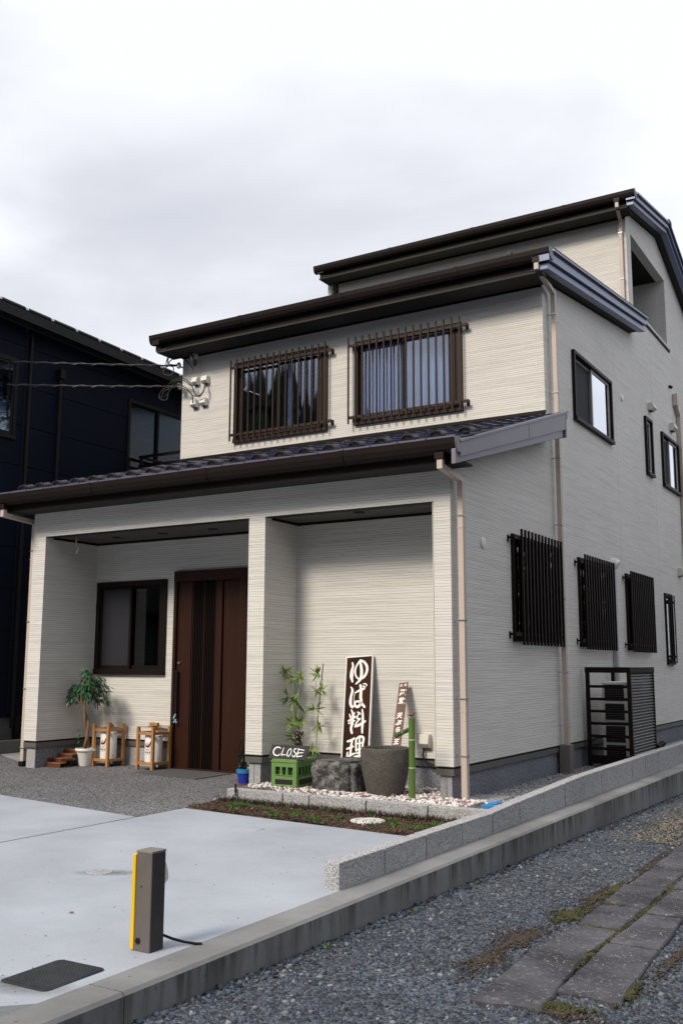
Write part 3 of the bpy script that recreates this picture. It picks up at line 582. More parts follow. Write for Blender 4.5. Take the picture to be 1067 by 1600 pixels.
# one tile: slightly dished pan, raised rib at its left, thick front lip
prof = [(0.0, 0.004), (0.02, 0.010), (0.045, 0.010), (0.07, 0.002), (0.16, 0.000), (0.24, 0.000), (0.301, 0.003)]
vs = []; 
for (yy, dz) in ((0.0, 0.0), (0.33, -0.020)):
    vs += [(p[0], yy, p[1] + dz) for p in prof]; vs += [(p[0], yy, p[1] + dz - 0.018) for p in reversed(prof)]
n_ = len(prof) * 2
tm_.poly(vs, [tuple(range(n_)), tuple(range(2 * n_ - 1, n_ - 1, -1))] + [(i, (i + 1) % n_, n_ + (i + 1) % n_, n_ + i) for i in range(n_)])
slope = math.atan(0.300); first = None; TW = 0.3005
for row in range(11):
    y = -0.415 + row * 0.29
    for col in range(21):
        x = -6.045 + col * TW; jz = random.uniform(-0.0015, 0.0015)
        M = Matrix.Translation(Vector((x, y, z1(y) - 0.012 + jz)) ) @ Euler((slope, 0, random.uniform(-.003, .003))).to_matrix().to_4x4()
        if first is None: first = tm_.build('tile', TILE, rf)
        o = first if (row == 0 and col == 0) else bpy.data.objects.new('tile', first.data)
        if o is not first: C.objects.link(o); o.parent = rf
        o.matrix_local = M
for col in range(21):     # pale front lips of the eaves course
    x = -6.045 + col * TW
    o = MB().box(x + 0.004, x + TW - 0.008, -0.432, -0.414, z1(-0.42) - 0.034, z1(-0.42) - 0.004).build('eaves_lip', TILEED, rf)
sg = MB()
for k in range(9):
    a0 = math.pi * k / 9; a1 = math.pi * (k + 0.62) / 9
    sg.poly([(math.cos(a) * rr * 1.0, yy, math.sin(a) * rr * 0.68) for yy in (0, 0.05) for a, rr in ((a0, 0.074), (a1, 0.074), (a1, 0.058), (a0, 0.058))], [(0, 1, 2, 3), (7, 6, 5, 4), (0, 4, 5, 1), (1, 5, 6, 2), (2, 6, 7, 3), (3, 7, 4, 0)])
sg.prism([(math.cos(math.pi * k / 12) * 0.062, math.sin(math.pi * k / 12) * 0.040) for k in range(13)], 1, 0.02, 0.16)
sg0 = None
SGM = mat('snow_guard_tile', (0.030, 0.027, 0.028), 0.6, 0.2, 12)
for row in (0,):
    for col in range(21):
        x = 0.262 - col * 0.3005 - (0.15 if row else 0); y = -0.24 + row * 0.9
        if x < -6.0 or (col == 0 and row == 0 and False): continue
        M = Matrix.Translation((x, y, z1(y) + 0.004)) @ Euler((slope, 0, 0)).to_matrix().to_4x4()
        if sg0 is None: sg0 = sg.build('snow_guard', SGM, rf); sg0.matrix_local = M
        else: o = bpy.data.objects.new('snow_guard', sg0.data); C.objects.link(o); o.parent = rf; o.matrix_local = M
# roof-to-wall flashing
hp(MB(lambda x, y, z: (x, y, z1(y) + z)).box(-5.85, 0.012, 2.74, 2.799, 0.0, 0.035).build('flashing', GUT, H))
# verge boards at the right end: two tiers
def sl_board(name, m, x0, x1, ya, za, yb, zb, h, hb=None, yc=None):
    hb = h if hb is None else hb; yc = yb if yc is None else yc
    return hp(MB().prism([(ya, za - h), (yc, zb - hb), (yb, zb), (ya, za)], 0, x0, x1).build(name, m, H, bevel=0.004))
sl_board('verge_board', VERGE, 0.262, 0.298, -0.40, 2.955, 2.70, 3.935, 0.135, 0.225, 2.64)
sl_board('verge_board', VERGE, 0.235, 0.278, -0.47, 2.885, 2.60, 3.760, 0.140, 0.15)
sl_board('verge_cap', VERGE, 0.20, 0.312, -0.40, 2.985, 2.74, 3.965, 0.030)
hp(B('verge_end', VERGE, H, 0.20, 0.30, 2.64, 2.68, 3.62, 3.93))
hp(B('verge_seam', BROWND, H, 0.2975, 0.2992, 1.40, 1.405, 3.36, 3.51))
sl_board('left_verge_board', VERGE, -6.09, -6.05, -0.40, 2.985, 2.70, 3.955, 0.22)
hp(MB().prism([(-0.47, 3.0), (-0.30, 3.0), (-0.33, 2.86), (-0.43, 2.86)], 0, 0.281, 0.296).build('gutter_end', VERGE, H))
# soffit and fascia
sl_board('verge_soffit', SOFF, 0.002, 0.236, -0.30, 2.80, 2.78, 3.71, 0.02)
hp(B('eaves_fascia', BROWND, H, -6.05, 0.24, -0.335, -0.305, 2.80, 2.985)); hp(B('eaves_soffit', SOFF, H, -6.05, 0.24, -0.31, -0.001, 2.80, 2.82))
def gutter(y0, z, xa, xb, name='gutter'):
    """half-box gutter: open top, rounded lower front edge"""
    out = [(y0, z), (y0 + 0.006, z - 0.055), (y0 + 0.022, z - 0.105), (y0 + 0.05, z - 0.135), (y0 + 0.12, z - 0.135), (y0 + 0.12, z - 0.03),
           (y0 + 0.112, z - 0.03), (y0 + 0.112, z - 0.127), (y0 + 0.053, z - 0.127), (y0 + 0.028, z - 0.10), (y0 + 0.014, z - 0.055), (y0 + 0.010, z)]
    g = hp(MB().prism(out, 0, xa, xb).build(name, GUT, H))
    cap = [(y0 - .002, z + .002), (y0 + 0.12, z - 0.02), (y0 + 0.12, z - 0.137), (y0 + 0.05, z - 0.137), (y0 + 0.020, z - 0.107), (y0 + 0.004, z - 0.055)]
    for k in range(1, 4):
        xm = xa + (xb - xa) * k / 4 + 0.11 * k; MB().prism([(q[0] + (-0.0035 if i in (0, 4, 5) else 0.0), q[1] - (0.0035 if i in (3, 4, 5) else 0.0)) for i, q in enumerate(cap)], 0, xm, xm + 0.055).build('gutter_joint', GUT, g)
    for x in (xa, xb): 
        o = MB().prism(cap, 0, x - 0.004, x + 0.004).build('gutter_cap', GUT if x == xa else VERGE, g); o.location = (0, 0, 0)
    return g
gutter(-0.462, 3.0, -6.09, 0.272)
# ---- UPPER and ATTIC roofs: metal, with seams, boxed verges
def metal_roof(y0, z0, y1, s, xa, xb, back=None, seam=0.455, h=0.205):
    zt = lambda y: z0 + s * (y - y0)
    body = MB().prism([(y0 + 0.06, zt(y0 + 0.06) - 0.03), (y1, zt(y1) - 0.03), (y1, zt(y1) + 0.0), (y0, zt(y0)), (y0, zt(y0) - 0.03)], 0, xa, xb)
    r = hp(body.build('metal_roof', GUT, H))
    n = int((xb - xa) / seam)
    for i in range(n + 1):
        x = xa + 0.06 + i * seam
        MB().prism([(y0 - 0.015, zt(y0) - 0.01), (y1, zt(y1)), (y1, zt(y1) + 0.028), (y0 - 0.015, zt(y0) + 0.028)], 0, x, x + 0.022).build('seam', GUT, r)
    return r
VB0 = VERGEB
metal_roof(2.37, 5.885, 7.02, 0.126, -6.08, 0.27)
gutter(2.335, 5.915, -6.105, 0.272)
zt2 = lambda y: 5.885 + 0.126 * (y - 2.37)
zb2 = lambda y: 5.665 + 0.131 * (y - 2.387)
def para(name, m, x0, x1, ya, yb, f0, f1): return hp(MB().prism([(ya, f0(ya)), (yb, f0(yb)), (yb, f1(yb)), (ya, f1(ya))], 0, x0, x1).build(name, m, H, bevel=0.003))
for (sx0, sx1, nm) in ((0.0, 1, 'r'), (1, 0, 'l')):
    right = nm == 'r'; VERGEB = VB0 if right else GUT
    X = (lambda a, b: (a, b)) if right else (lambda a, b: (-5.80 - b, -5.80 - a))
    para('verge_board', VERGEB, *X(0.12, 0.222), 2.40, 7.08, zb2, lambda y: zb2(y) + 0.075)
    para('verge_gap', BROWND, *X(0.12, 0.215), 2.42, 7.04, lambda y: zb2(y) + 0.075, lambda y: zb2(y) + 0.092)
    para('verge_board', VERGEB, *X(0.12, 0.262), 2.35, 7.03, lambda y: zb2(y) + 0.092, lambda y: zt2(y) - 0.028)
    para('verge_gap', BROWND, *X(0.12, 0.255), 2.42, 7.02, lambda y: zt2(y) - 0.028, lambda y: zt2(y) - 0.006)
    para('verge_cap', VERGEB, *X(0.12, 0.296), 2.44, 7.04, lambda y: zt2(y) - 0.006, lambda y: zt2(y) + 0.026)
    para('cap_edge', BROWND, *X(0.12, 0.300), 2.44, 7.04, lambda y: zt2(y) + 0.026, lambda y: zt2(y) + 0.036)
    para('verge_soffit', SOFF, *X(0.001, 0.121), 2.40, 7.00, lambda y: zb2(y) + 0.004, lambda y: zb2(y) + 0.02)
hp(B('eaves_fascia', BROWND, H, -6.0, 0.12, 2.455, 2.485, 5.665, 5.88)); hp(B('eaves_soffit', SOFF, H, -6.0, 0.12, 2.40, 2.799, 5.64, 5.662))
hp(B('eaves_moulding', BROWND, H, -5.81, 0.0, 2.775, 2.799, 5.615, 5.64))
# attic roof (two slopes)
zt3 = lambda y: 8.50 + 0.18 * (y - 6.72) if y <= 9.05 else 8.9194 - 0.36 * (y - 9.05)
zb3 = lambda y: zt3(y) - 0.175
r3 = metal_roof(6.65, 8.487, 9.05, 0.18, -5.87, 0.27)
hp(MB().prism([(9.05, zt3(9.05) - 0.03), (12.6, zt3(12.6) - 0.03), (12.6, zt3(12.6)), (9.05, zt3(9.05))], 0, -5.87, 0.27).build('rear_roof_slope', GUT, H))
hp(MB().prism([(8.95, zt3(8.95) + 0.02), (9.15, zt3(9.15) + 0.02), (9.13, zt3(9.05) + 0.06), (8.97, zt3(9.05) + 0.06)], 0, -5.88, 0.30).build('ridge_cap', GUT, H))
gutter(6.60, 8.545, -5.88, 0.272)
def bent(name, m, x0, x1, ya, yb, f0, f1):
    pts = [ya, 9.05, yb]; hp(MB().prism([(y, f0(y)) for y in pts] + [(y, f1(y)) for y in reversed(pts)], 0, x0, x1).build(name, m, H))
for right in (True, False):
    VERGEB = VB0 if right else GUT
    X = (lambda a, b: (a, b)) if right else (lambda a, b: (-5.56 - b, -5.56 - a))
    bent('verge_board', VERGEB, *X(0.12, 0.222), 6.68, 12.5, zb3, lambda y: zb3(y) + 0.065)
    bent('verge_gap', BROWND, *X(0.12, 0.215), 6.70, 12.5, lambda y: zb3(y) + 0.065, lambda y: zb3(y) + 0.08)
    bent('verge_board', VERGEB, *X(0.12, 0.262), 6.64, 12.5, lambda y: zb3(y) + 0.08, lambda y: zt3(y) - 0.028)
    bent('verge_gap', BROWND, *X(0.12, 0.255), 6.70, 12.5, lambda y: zt3(y) - 0.028, lambda y: zt3(y) - 0.006)
    bent('verge_cap', VERGEB, *X(0.12, 0.296), 6.72, 12.5, lambda y: zt3(y) - 0.006, lambda y: zt3(y) + 0.026)
    bent('verge_soffit', SOFF, *X(0.001, 0.121), 6.68, 12.5, lambda y: zb3(y) + 0.004, lambda y: zb3(y) + 0.02)
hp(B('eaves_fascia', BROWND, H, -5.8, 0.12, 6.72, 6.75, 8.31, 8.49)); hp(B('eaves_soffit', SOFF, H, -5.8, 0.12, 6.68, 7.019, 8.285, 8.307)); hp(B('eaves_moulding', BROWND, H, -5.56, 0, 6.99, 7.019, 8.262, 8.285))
# small round-topped roof vent behind the upper gutter
o = MB().lathe([(0.050, 5.9), (0.050, 6.24), (0.047, 6.265), (0.036, 6.285), (0.015, 6.295)], -0.50, 3.05, 20).build('roof_vent', BROWN, H, smooth=True); local(o)
# ---- windows
def window(fm, w, frame_m, sash_m, panes, parent=H, fw=0.045, proud=0.03, curtain=None, cw=-0.20, room=0.9, order=1, wide_r=0.0):
    u0, u1, v0, v1 = w
    fr = MB(fm)
    for a in ((u0 - 0.01, u1 + 0.01, -0.06, proud, v1 - fw, v1 + 0.012), (u0 - 0.01, u1 + 0.01, -0.06, proud + 0.012, v0 - 0.015, v0 + fw), (u0 - 0.01, u0 + fw, -0.06, proud - .001, v0 + fw, v1 - fw), (u1 - fw - wide_r, u1 + 0.01, -0.06, proud - .001, v0 + fw, v1 - fw)):
        fr.box(*a)
    f = local(fr.build('window', frame_m, parent, bevel=0.003))
    iu0, iu1, iv0, iv1 = u0 + fw, u1 - fw - wide_r, v0 + fw, v1 - fw
    # room behind: a dark box open to the outside
    rm = MB(fm)
    d0, d1 = -0.10, -0.10 - room
    rm.box(iu0 - 0.3, iu1 + 0.3, d1 - 0.02, d1, iv0 - 0.2, iv1 + 0.2)
    for a in ((iu0 - 0.3, iu1 + 0.3, d1, d0, iv0 - 0.22, iv0 - 0.2), (iu0 - 0.3, iu1 + 0.3, d1, d0, iv1 + 0.2, iv1 + 0.22), (iu0 - 0.32, iu0 - 0.3, d1, d0, iv0 - 0.2, iv1 + 0.2), (iu1 + 0.3, iu1 + 0.32, d1, d0, iv0 - 0.2, iv1 + 0.2)): rm.box(*a)
    o = rm.build('room_lining', INT, f)
    n = len(panes); wd = (iu1 - iu0) / n
    for i, gm in enumerate(panes):
        a, b = iu0 + i * wd - (0.02 if i else 0), iu0 + (i + 1) * wd + (0.02 if i < n - 1 else 0)
        y = (0.004 if (i == n - 1) == (order == 1) else -0.030); s = 0.034
        sm = MB(fm)
        for q in ((a, b, y - 0.026, y, iv1 - s, iv1), (a, b, y - 0.026, y, iv0, iv0 + s * 1.4), (a, a + s, y - 0.025, y - .001, iv0 + s * 1.4, iv1 - s), (b - s, b, y - 0.025, y - .001, iv0 + s * 1.4, iv1 - s)): sm.box(*q)
        sm.build('sash', sash_m, f)
        MB(fm).box(a + s, b - s, y - 0.016, y - 0.010, iv0 + s * 1.4, iv1 - s).build('pane', gm, f)
    if curtain:
        for (ca, cb, folds, cm) in curtain:
            vs = []; N_ = folds * 8
            for k in range(N_ + 1):
                u = ca + (cb - ca) * k / N_; w_ = cw + 0.05 * (1 if cw < -0.15 else 0.5) * math.cos(2 * math.pi * k / 8)
                vs += [(u, w_, iv0 - 0.1), (u, w_, iv1 + 0.05)]
            MB(fm).poly(vs, [(2 * k, 2 * k + 1, 2 * k + 3, 2 * k + 2) for k in range(N_)]).build('curtain', cm, f, smooth=True)
    return f
def grille(fm, bars, v0, v1, rails, w0, bw, ends, parent=H, m=BROWN, bd=0.006):
    """projecting security grille: rails, wall brackets and every bar its own sub-part"""
    ua, ub = bars[0] - 0.01, bars[-1] + 0.01
    mb = MB(fm)
    mbs = []
    for rz in rails:
        mb = MB(fm); mbs.append(mb)
        mb.box(ends[0], ends[1], w0 - 0.030, w0 - 0.006, rz - 0.019, rz + 0.019)
        for e in (ends[0] + 0.03, ends[1] - 0.05):
            mb.box(e, e + 0.022, 0.0, w0 - 0.03, rz - 0.012, rz + 0.012); mb.box(e - 0.012, e + 0.034, 0.0, 0.006, rz - 0.045, rz + 0.03)
    g = local(mbs[0].build('window_grille', m, parent)); mbs[1].build('rail', m, g)
    for i, u in enumerate(bars):
        MB(fm).box(u - bw / 2, u + bw / 2, w0 - bd, w0 + 0.012, v0, v1).build('bar', m, g)
    return g
f2 = FR(2.80)
window(f2, UA, BROWN, BROWN, [GL_F, GL_F], curtain=[(-3.93, -3.84, 1, CURT)], wide_r=0.06)
window(f2, UB, BROWN, BROWN, [GL_F, GL_F], curtain=[(-2.64, -1.98, 6, CURT), (-1.98, -1.16, 6, CURT)], wide_r=0.11)
def bars_between(a, b, n): return [a + (b - a) * i / (n - 1) for i in range(n)]
grille(f2, bars_between(-4.79, -3.135, 16), 4.17, 5.405, (5.290, 4.265), 0.10, 0.020, (-4.80, -3.03))
grille(f2, bars_between(-2.755, -1.085, 16), 4.175, 5.40, (5.285, 4.265), 0.10, 0.020, (-2.765, -0.98))
# porch window
window(FR(0.89), PWIN, BROWND, BROWND, [SCREEN, GL_D], fw=0.055, curtain=[(-4.88, -4.72, 1, CURT)], order=0, wide_r=0.04)
# side windows upstairs
sd = SD(0)
for w, ps in ((W1, [SCREEN, GL_S]), (W2, [GL_S]), (W3, [SCREEN, GL_S])):
    window(sd, w, BROWND, SASH, ps, fw=0.035, proud=0.045)
for w in (G1, G2, G3): window(sd, w, BROWND, BROWND, [GL_D, GL_D], fw=0.04, proud=0.03)
window(sd, G4, BROWND, BROWND, [GL_D], fw=0.04, proud=0.03)
grille(sd, bars_between(1.62, 2.93, 13), 1.145, 2.405, (2.30, 1.26), 0.100, 0.027, (1.42, 2.98), m=BROWND, bd=0.010)
grille(sd, bars_between(3.86, 5.16, 13), 1.13, 2.345, (2.24, 1.24), 0.100, 0.027, (3.70, 5.21), m=BROWND, bd=0.010)
grille(sd, bars_between(6.05, 7.35, 13), 1.125, 2.31, (2.21, 1.23), 0.100, 0.027, (5.92, 7.40), m=BROWND, bd=0.010)
grille(sd, bars_between(8.50, 8.92, 4), 0.97, 2.12, (2.0, 1.08), 0.062, 0.016, (8.47, 8.95), m=BROWND)
# ---- sliding front door
fd = FR(0.89)
dm = MB(fd)
dm.box(DOOR[0], DOOR[1], -0.08, 0.050, DOOR[3] - 0.13, DOOR[3]); dm.box(DOOR[0], DOOR[0] + 0.045, -0.08, 0.045, GZ, DOOR[3] - 0.13); dm.box(DOOR[1] - 0.10, DOOR[1], -0.08, 0.045, GZ, DOOR[3] - 0.13)
dm.box(DOOR[0] + 0.045, DOOR[1] - 0.10, -0.08, 0.02, GZ, GZ + 0.018)
dr = local(dm.build('front_door', DOORM, H, bevel=0.004))
def dp(name, m, *a): return MB(fd).box(*a).build(name, m, dr, bevel=0.002)
dx0, dx1, dz0, dz1 = DOOR[0] + 0.045, DOOR[1] - 0.10, GZ + 0.018, DOOR[3] - 0.13
dp('door_leaf', DOORM, dx0, dx0 + 0.215, -0.045, 0.008, dz0, dz1)
dp('door_leaf', DOORM, dx0 + 0.60, dx0 + 0.685, -0.045, 0.008, dz0, dz1)
dp('fixed_panel', DOORM, dx0 + 0.705, dx1, -0.06, -0.006, dz0, dz1)
dp('panel_gap', DOORD, dx0 + 0.685, dx0 + 0.705, -0.07, -0.03, dz0, dz1)
dp('slat_backing', DOORD, dx0 + 0.215, dx0 + 0.60, -0.05, -0.030, dz0, dz1)
for i in range(15):
    u = dx0 + 0.229 + i * 0.0256; dp('slat', DOORM if i % 7 == 0 else DOORD, u - 0.007, u + 0.007, -0.028, 0.004, dz0 + 0.002, dz1 - 0.002)
for z in (0.35, 1.35): dp('cross_rail', DOORD, dx0 + 0.215, dx0 + 0.60, -0.0281, -0.012, z - 0.009, z + 0.009)
dp('pull_handle', BLACK, dx0 + 0.022, dx0 + 0.052, 0.035, 0.055, 0.30, 0.86); dp('handle_foot', BLACK, dx0 + 0.028, dx0 + 0.046, 0.008, 0.036, 0.33, 0.36); dp('handle_foot', BLACK, dx0 + 0.028, dx0 + 0.046, 0.008, 0.036, 0.80, 0.83)
MB(fd).tube([(dx0 + 0.05, 0.006, 0.945), (dx0 + 0.05, 0.03, 0.945)], 0.017, 14).build('lock_cylinder', SILVER, dr, smooth=True)
hp(MB(fd).tube([(-2.985, 0.0, 0.25), (-2.985, 0.03, 0.25)], 0.028, 14).build('hose_outlet', BLACK, H, smooth=True))
# ---- downpipes
def square_path(mb, pts, w):
    for a, b in zip(pts[:-1], pts[1:]): mb.tube([a, b], w * 0.7071, 4)
    return mb
def sq(mb, x, y, za, zb, w=0.058): return mb.box(x - w / 2, x + w / 2, y - w / 2, y + w / 2, za, zb)
def strap(p, x, y, z, wx, wy, m=SILVER):
    return MB().box(x - 0.036, x + 0.036, y - 0.036, y + 0.036, z - 0.006, z + 0.006).box(min(x, wx), max(x, wx), min(y, wy) - 0.004, max(y, wy) + 0.004, z - 0.006, z + 0.006).build('pipe_strap', m, p)
def beam(mb, a, b, w):
    """a square bar from a to b, one face kept level"""
    a, b = Vector(a), Vector(b); d = (b - a).normalized(); s_ = d.cross(Vector((0, 0, 1))).normalized() * (w / 2); t_ = s_.cross(d).normalized() * (w / 2)
    vs = [tuple(p + q) for p in (a, b) for q in (s_ + t_, s_ - t_, -s_ - t_, -s_ + t_)]
    return mb.poly(vs, [(0, 1, 2, 3), (7, 6, 5, 4), (0, 4, 5, 1), (1, 5, 6, 2), (2, 6, 7, 3), (3, 7, 4, 0)])
def downpipe(drop, top, bot, straps, wall, w=0.058, outlet=True):
    x, y = top[0], top[1]; mb = MB()
    sq(mb, drop[0], drop[1], drop[2] - 0.095, drop[2], w); beam(mb, (drop[0], drop[1], drop[2] - 0.068), (x, y, top[2]), w * 0.98); sq(mb, x, y, bot, top[2] + 0.029, w)
    p = local(mb.build('downpipe', PIPE, H, bevel=0.004))
    if outlet: MB().prism([(drop[0] - 0.045, drop[1] - 0.04), (drop[0] + 0.045, drop[1] - 0.04), (drop[0] + 0.045, drop[1] + 0.04), (drop[0] - 0.045, drop[1] + 0.04)], 2, drop[2] - 0.002, drop[2] + 0.06).build('gutter_outlet', GUT, p)
    for z in straps: strap(p, x, y, z, wall[0] if wall[0] is not None else x, wall[1] if wall[1] is not None else y)
    for z in straps[::2]: MB().box(x - w / 2 - 0.003, x + w / 2 + 0.003, y - w / 2 - 0.003, y + w / 2 + 0.003, z - 0.12, z - 0.108).build('pipe_socket', PIPE, p)
    return p
downpipe((0.10, -0.41, 2.815), (0.080, 0.075, 2.70), -0.33, (2.35, 1.35, 0.62, 0.10), (0.0, None))
downpipe((-5.855, -0.41, 2.815), (-5.86, 0.10, 2.71), -0.26, (2.35, 1.45, 0.62, -0.10), (-5.76, None))
hp(B('pipe_foot', BLACK, H, -5.90, -5.82, 0.06, 0.14, -0.33, -0.262))
p2 = downpipe((0.09, 2.385, 5.765), (0.080, 2.99, 5.58), 0.0, (5.30, 4.28, 3.45, 2.62, 1.72, 0.85, 0.22), (0.0, None))
hp(B('pipe_cover', PIPEBOX, H, 0.005, 0.135, 2.92, 3.06, -0.45, 0.012, bevel=0.006))
downpipe((-0.03, 6.655, 8.40), (-0.075, 6.975, 8.22), 6.33, (8.0, 7.2), (None, 7.02), w=0.055)
# ---- fittings on the side wall
def fitting(fm, name, u, v, w, h, d, m, hood=True, sub=None):
    prof = [(0, v), (d * 0.55, v), (d, v + h * 0.32), (d * 0.75, v + h), (0, v + h)] if hood else [(0, v), (d, v), (d, v + h), (0, v + h)]
    vs = [(uu, q[0], q[1]) for uu in (u - w / 2, u + w / 2) for q in prof]; n = 5 if hood else 4
    mb = MB(fm).poly(vs, [tuple(range(n)), tuple(range(2 * n - 1, n - 1, -1))] + [(i, (i + 1) % n, n + (i + 1) % n, n + i) for i in range(n)])
    o = hp(mb.build(name, m, H, bevel=0.004))
    MB(fm).box(u - w * 0.38, u + w * 0.38, 0.004, d * 0.5, v - 0.004, v - 0.0005).build('vent_mouth', BLACK, o); return o
fitting(sd, 'vent_hood', 8.05, 5.20, 0.20, 0.13, 0.11, CREAM); fitting(sd, 'vent_hood', 9.60, 5.17, 0.22, 0.14, 0.11, CREAM); fitting(sd, 'vent_hood', 9.72, 2.52, 0.2, 0.14, 0.10, CREAM)
for y, z in ((0.76, 2.17), (6.32, 5.02)):
    o = MB(sd).tube([(y, 0.0, z), (y, 0.016, z), (y, 0.022, z)], [0.055, 0.055, 0.04], 20).build('round_vent_cap', WHITE, H, smooth=True); hp(o)
hp(MB(sd).tube([(5.44, 0.0, 2.36), (5.44, 0.05, 2.36), (5.44, 0.09, 2.34)], [0.085, 0.085, 0.06], 20).build('round_vent_hood', WHITE, H, smooth=True))
hp(B('conduit_cover', PIPEBOX, H, 0.002, 0.09, 9.86, 10.0, 5.72, 5.95, bevel=0.01)).data.materials[0] = PIPE
dc = MB(); beam(dc, (0.045, 9.93, 5.74), (0.045, 10.12, 5.58), 0.07); dc.box(0.012, 0.078, 10.09, 10.16, -0.1, 5.60); dco = hp(dc.build('conduit_duct', PIPE, H, bevel=0.004))
for z in (4.9, 3.7, 2.5): strap(dco, 0.045, 10.125, z, 0, 10.125)
hp(MB(sd).tube([(9.62, 0.0, 6.03), (9.62, 0.06, 6.0)], 0.03, 10).build('wall_sensor', BLACK, H))
hp(B('duct_cover', WHITE, H, 0.002, 0.068, 5.30, 5.40, 0.72, 2.28, bevel=0.008)).data.materials[0] = mat('duct_cover_grey', (0.42, 0.41, 0.45), 0.5)
# ---- cable entry boxes on the upper wall
for (u, v, s) in ((-5.545, 5.56, 0.105), (-5.515, 5.155, 0.10), (-5.325, 5.150, 0.11), (-5.525, 4.80, 0.105), (-5.345, 4.805, 0.105)):
    fitting(f2, 'cable_hood', u, v, s, 0.115, 0.095, WHITE)
# socket by the pot
fs = FR(0.63)
o = fitting(fs, 'outdoor_socket', -0.585, 0.105, 0.105, 0.135, 0.085, CREAM)
hp(MB(fs).tube([(-0.60, 0.03, 0.11), (-0.61, 0.045, 0.03), (-0.585, 0.05, -0.02), (-0.50, 0.05, -0.055), (-0.40, 0.03, -0.05), (-0.28, 0.02, -0.045)], 0.010, 8).build('socket_cable', BLACK, H, smooth=True))
# loose wire end under the porch lintel
hp(MB().tube([(-5.32, 0.30, 2.50), (-5.31, 0.29, 2.42), (-5.26, 0.28, 2.36), (-5.285, 0.27, 2.30)], 0.006, 6).build('loose_wire', WHITE, H, smooth=True))

# ================================================================ THE NEIGHBOUR
NX = -7.75
NH = empty('neighbour_house', (-8.6, 3.5, GZ), 0, 'dark navy clad house standing behind the left edge of the cream house', 'house')
def nh(o): o.parent = NH; o.location = Vector(o.location) - Vector(NH.location); return o
NW1 = (3.66, 5.20, 4.18, 5.46); NW2 = (-0.3, 1.26, 4.27, 5.50); NW3 = (-0.6, 0.98, 1.75, 2.35)
sdn = SD(NX)
nroof = lambda y: 6.20 - 0.034 * (y - 0.6)
# each cladding board its own piece, shadow gap between
zb = [0.17, 0.79, 1.41, 2.03, 2.65, 3.27, 3.89, 4.51, 5.13, 5.75, 6.3]
for i in range(len(zb) - 1):
    for (ya, yb_) in ((-1.2, 1.40), (1.44, 4.9), (4.91, 9.5)):
        hs = [h for h in (NW1, NW2, NW3) if h[0] < yb_ and h[1] > ya and h[2] < zb[i + 1] and h[3] > zb[i]]
        if i == len(zb) - 2: tp = [(ya, nroof(ya) - 0.12, yb_, nroof(yb_) - 0.12)]
        else: tp = [(ya, zb[i + 1] - 0.010, yb_, zb[i + 1] - 0.010)]
        cl = [(max(h[0], ya - 1), min(h[1], yb_ + 1), h[2], h[3]) for h in hs]
        nh(wallgrid('cladding_board', NAVY, sdn, ya, yb_, zb[i], tp, cl, 0.03, NH))
nb = wallgrid('wall_core', BLACK, SD(NX - 0.032), -1.2, 9.5, 0.1, [(-1.2, 6.1, 9.5, 5.75)], [NW1, NW2, NW3], 0.12, NH); nh(nb)
nh(B('front_wall', NAVY, NH, -14, NX - 0.16, -1.2, -1.05, 0.1, 6.1)); nh(B('corner_trim', NAVYR, NH, NX - 0.05, NX + 0.012, 1.40, 1.44, 0.2, 6.0))
nh(B('foundation', NBASE, NH, -14, NX - 0.03, -1.19, 9.5, -0.75, 0.15)); nh(B('base_flashing', BLACK, NH, NX - 0.03, NX + 0.01, -1.2, 9.5, 0.150, 0.168))
nh(B('base_pier', BLACK, NH, NX - 0.028, NX + 0.02, 1.55, 1.72, -0.5, 0.149))
def nwin(w, split, curtains):
    f = window(sdn, w, BLACK, BLACK, [GL_N, GL_N], parent=NH, fw=0.05, proud=0.02, curtain=curtains, cw=-0.10)
    f.location = -Vector(NH.location)
    return f
nwin(NW1, 0, [(3.6, 3.96, 2, CURT), (3.98, 4.42, 1, mat('blind_grey', (0.62, 0.64, 0.70), 0.9)), (4.45, 5.25, 4, mat('curtain_dim', (0.30, 0.32, 0.38), 0.9))])
nwin(NW2, 0, [(-0.3, 1.3, 8, mat('curtain_beige', (0.55, 0.52, 0.42), 0.9))])
nwin(NW3, 0, None)
# handrail of the small window deck
hr = MB().box(-7.68, -5.84, 3.88, 3.93, 4.445, 4.485).box(-7.68, -7.63, 3.931, 5.3, 4.445, 4.485).box(-7.66, -7.62, 3.885, 3.925, 4.331, 4.444)
nh(MB().box(-7.70, -5.84, 3.9, 5.3, 4.14, 4.33).build('window_deck', BROWND, NH))
nh(hr.build('window_rail', BROWND, NH))
# roof with a row of half-round verge tiles
ny = [-1.5, 10]
nh(MB().prism([(-1.5, nroof(-1.5) - 0.11), (10, nroof(10) - 0.11), (10, nroof(10) + 0.0), (-1.5, nroof(-1.5) + 0.0)], 0, -15, -7.44).build('roof_slab', NAVYR, NH))
nh(MB().prism([(-1.5, nroof(-1.5) - 0.17), (10, nroof(10) - 0.17), (10, nroof(10) - 0.02), (-1.5, nroof(-1.5) - 0.02)], 0, -7.44, -7.415).build('verge_board', BLACK, NH))
for i in range(22):
    y = -1.35 + i * 0.5
    if y > 9.5: break
    o = MB().tube([(-7.455, y, nroof(y) + 0.018), (-7.455, y + 0.42, nroof(y + 0.42) + 0.018)], 0.036, 10).build('verge_tile', NAVYR, NH, smooth=True); nh(o)
    o = MB().box(-7.49, -7.425, y + 0.43, y + 0.485, nroof(y) - 0.01, nroof(y) + 0.022).build('verge_clip', SILVER, NH); nh(o)
for (y, za, zb_) in ((2.07, 0.0, 5.42), (1.46, 0.0, 5.95)):
    o = MB().tube([(NX + 0.05, y, za), (NX + 0.05, y, zb_)], 0.028, 10).build('downpipe', BLACK, NH, smooth=True); nh(o)
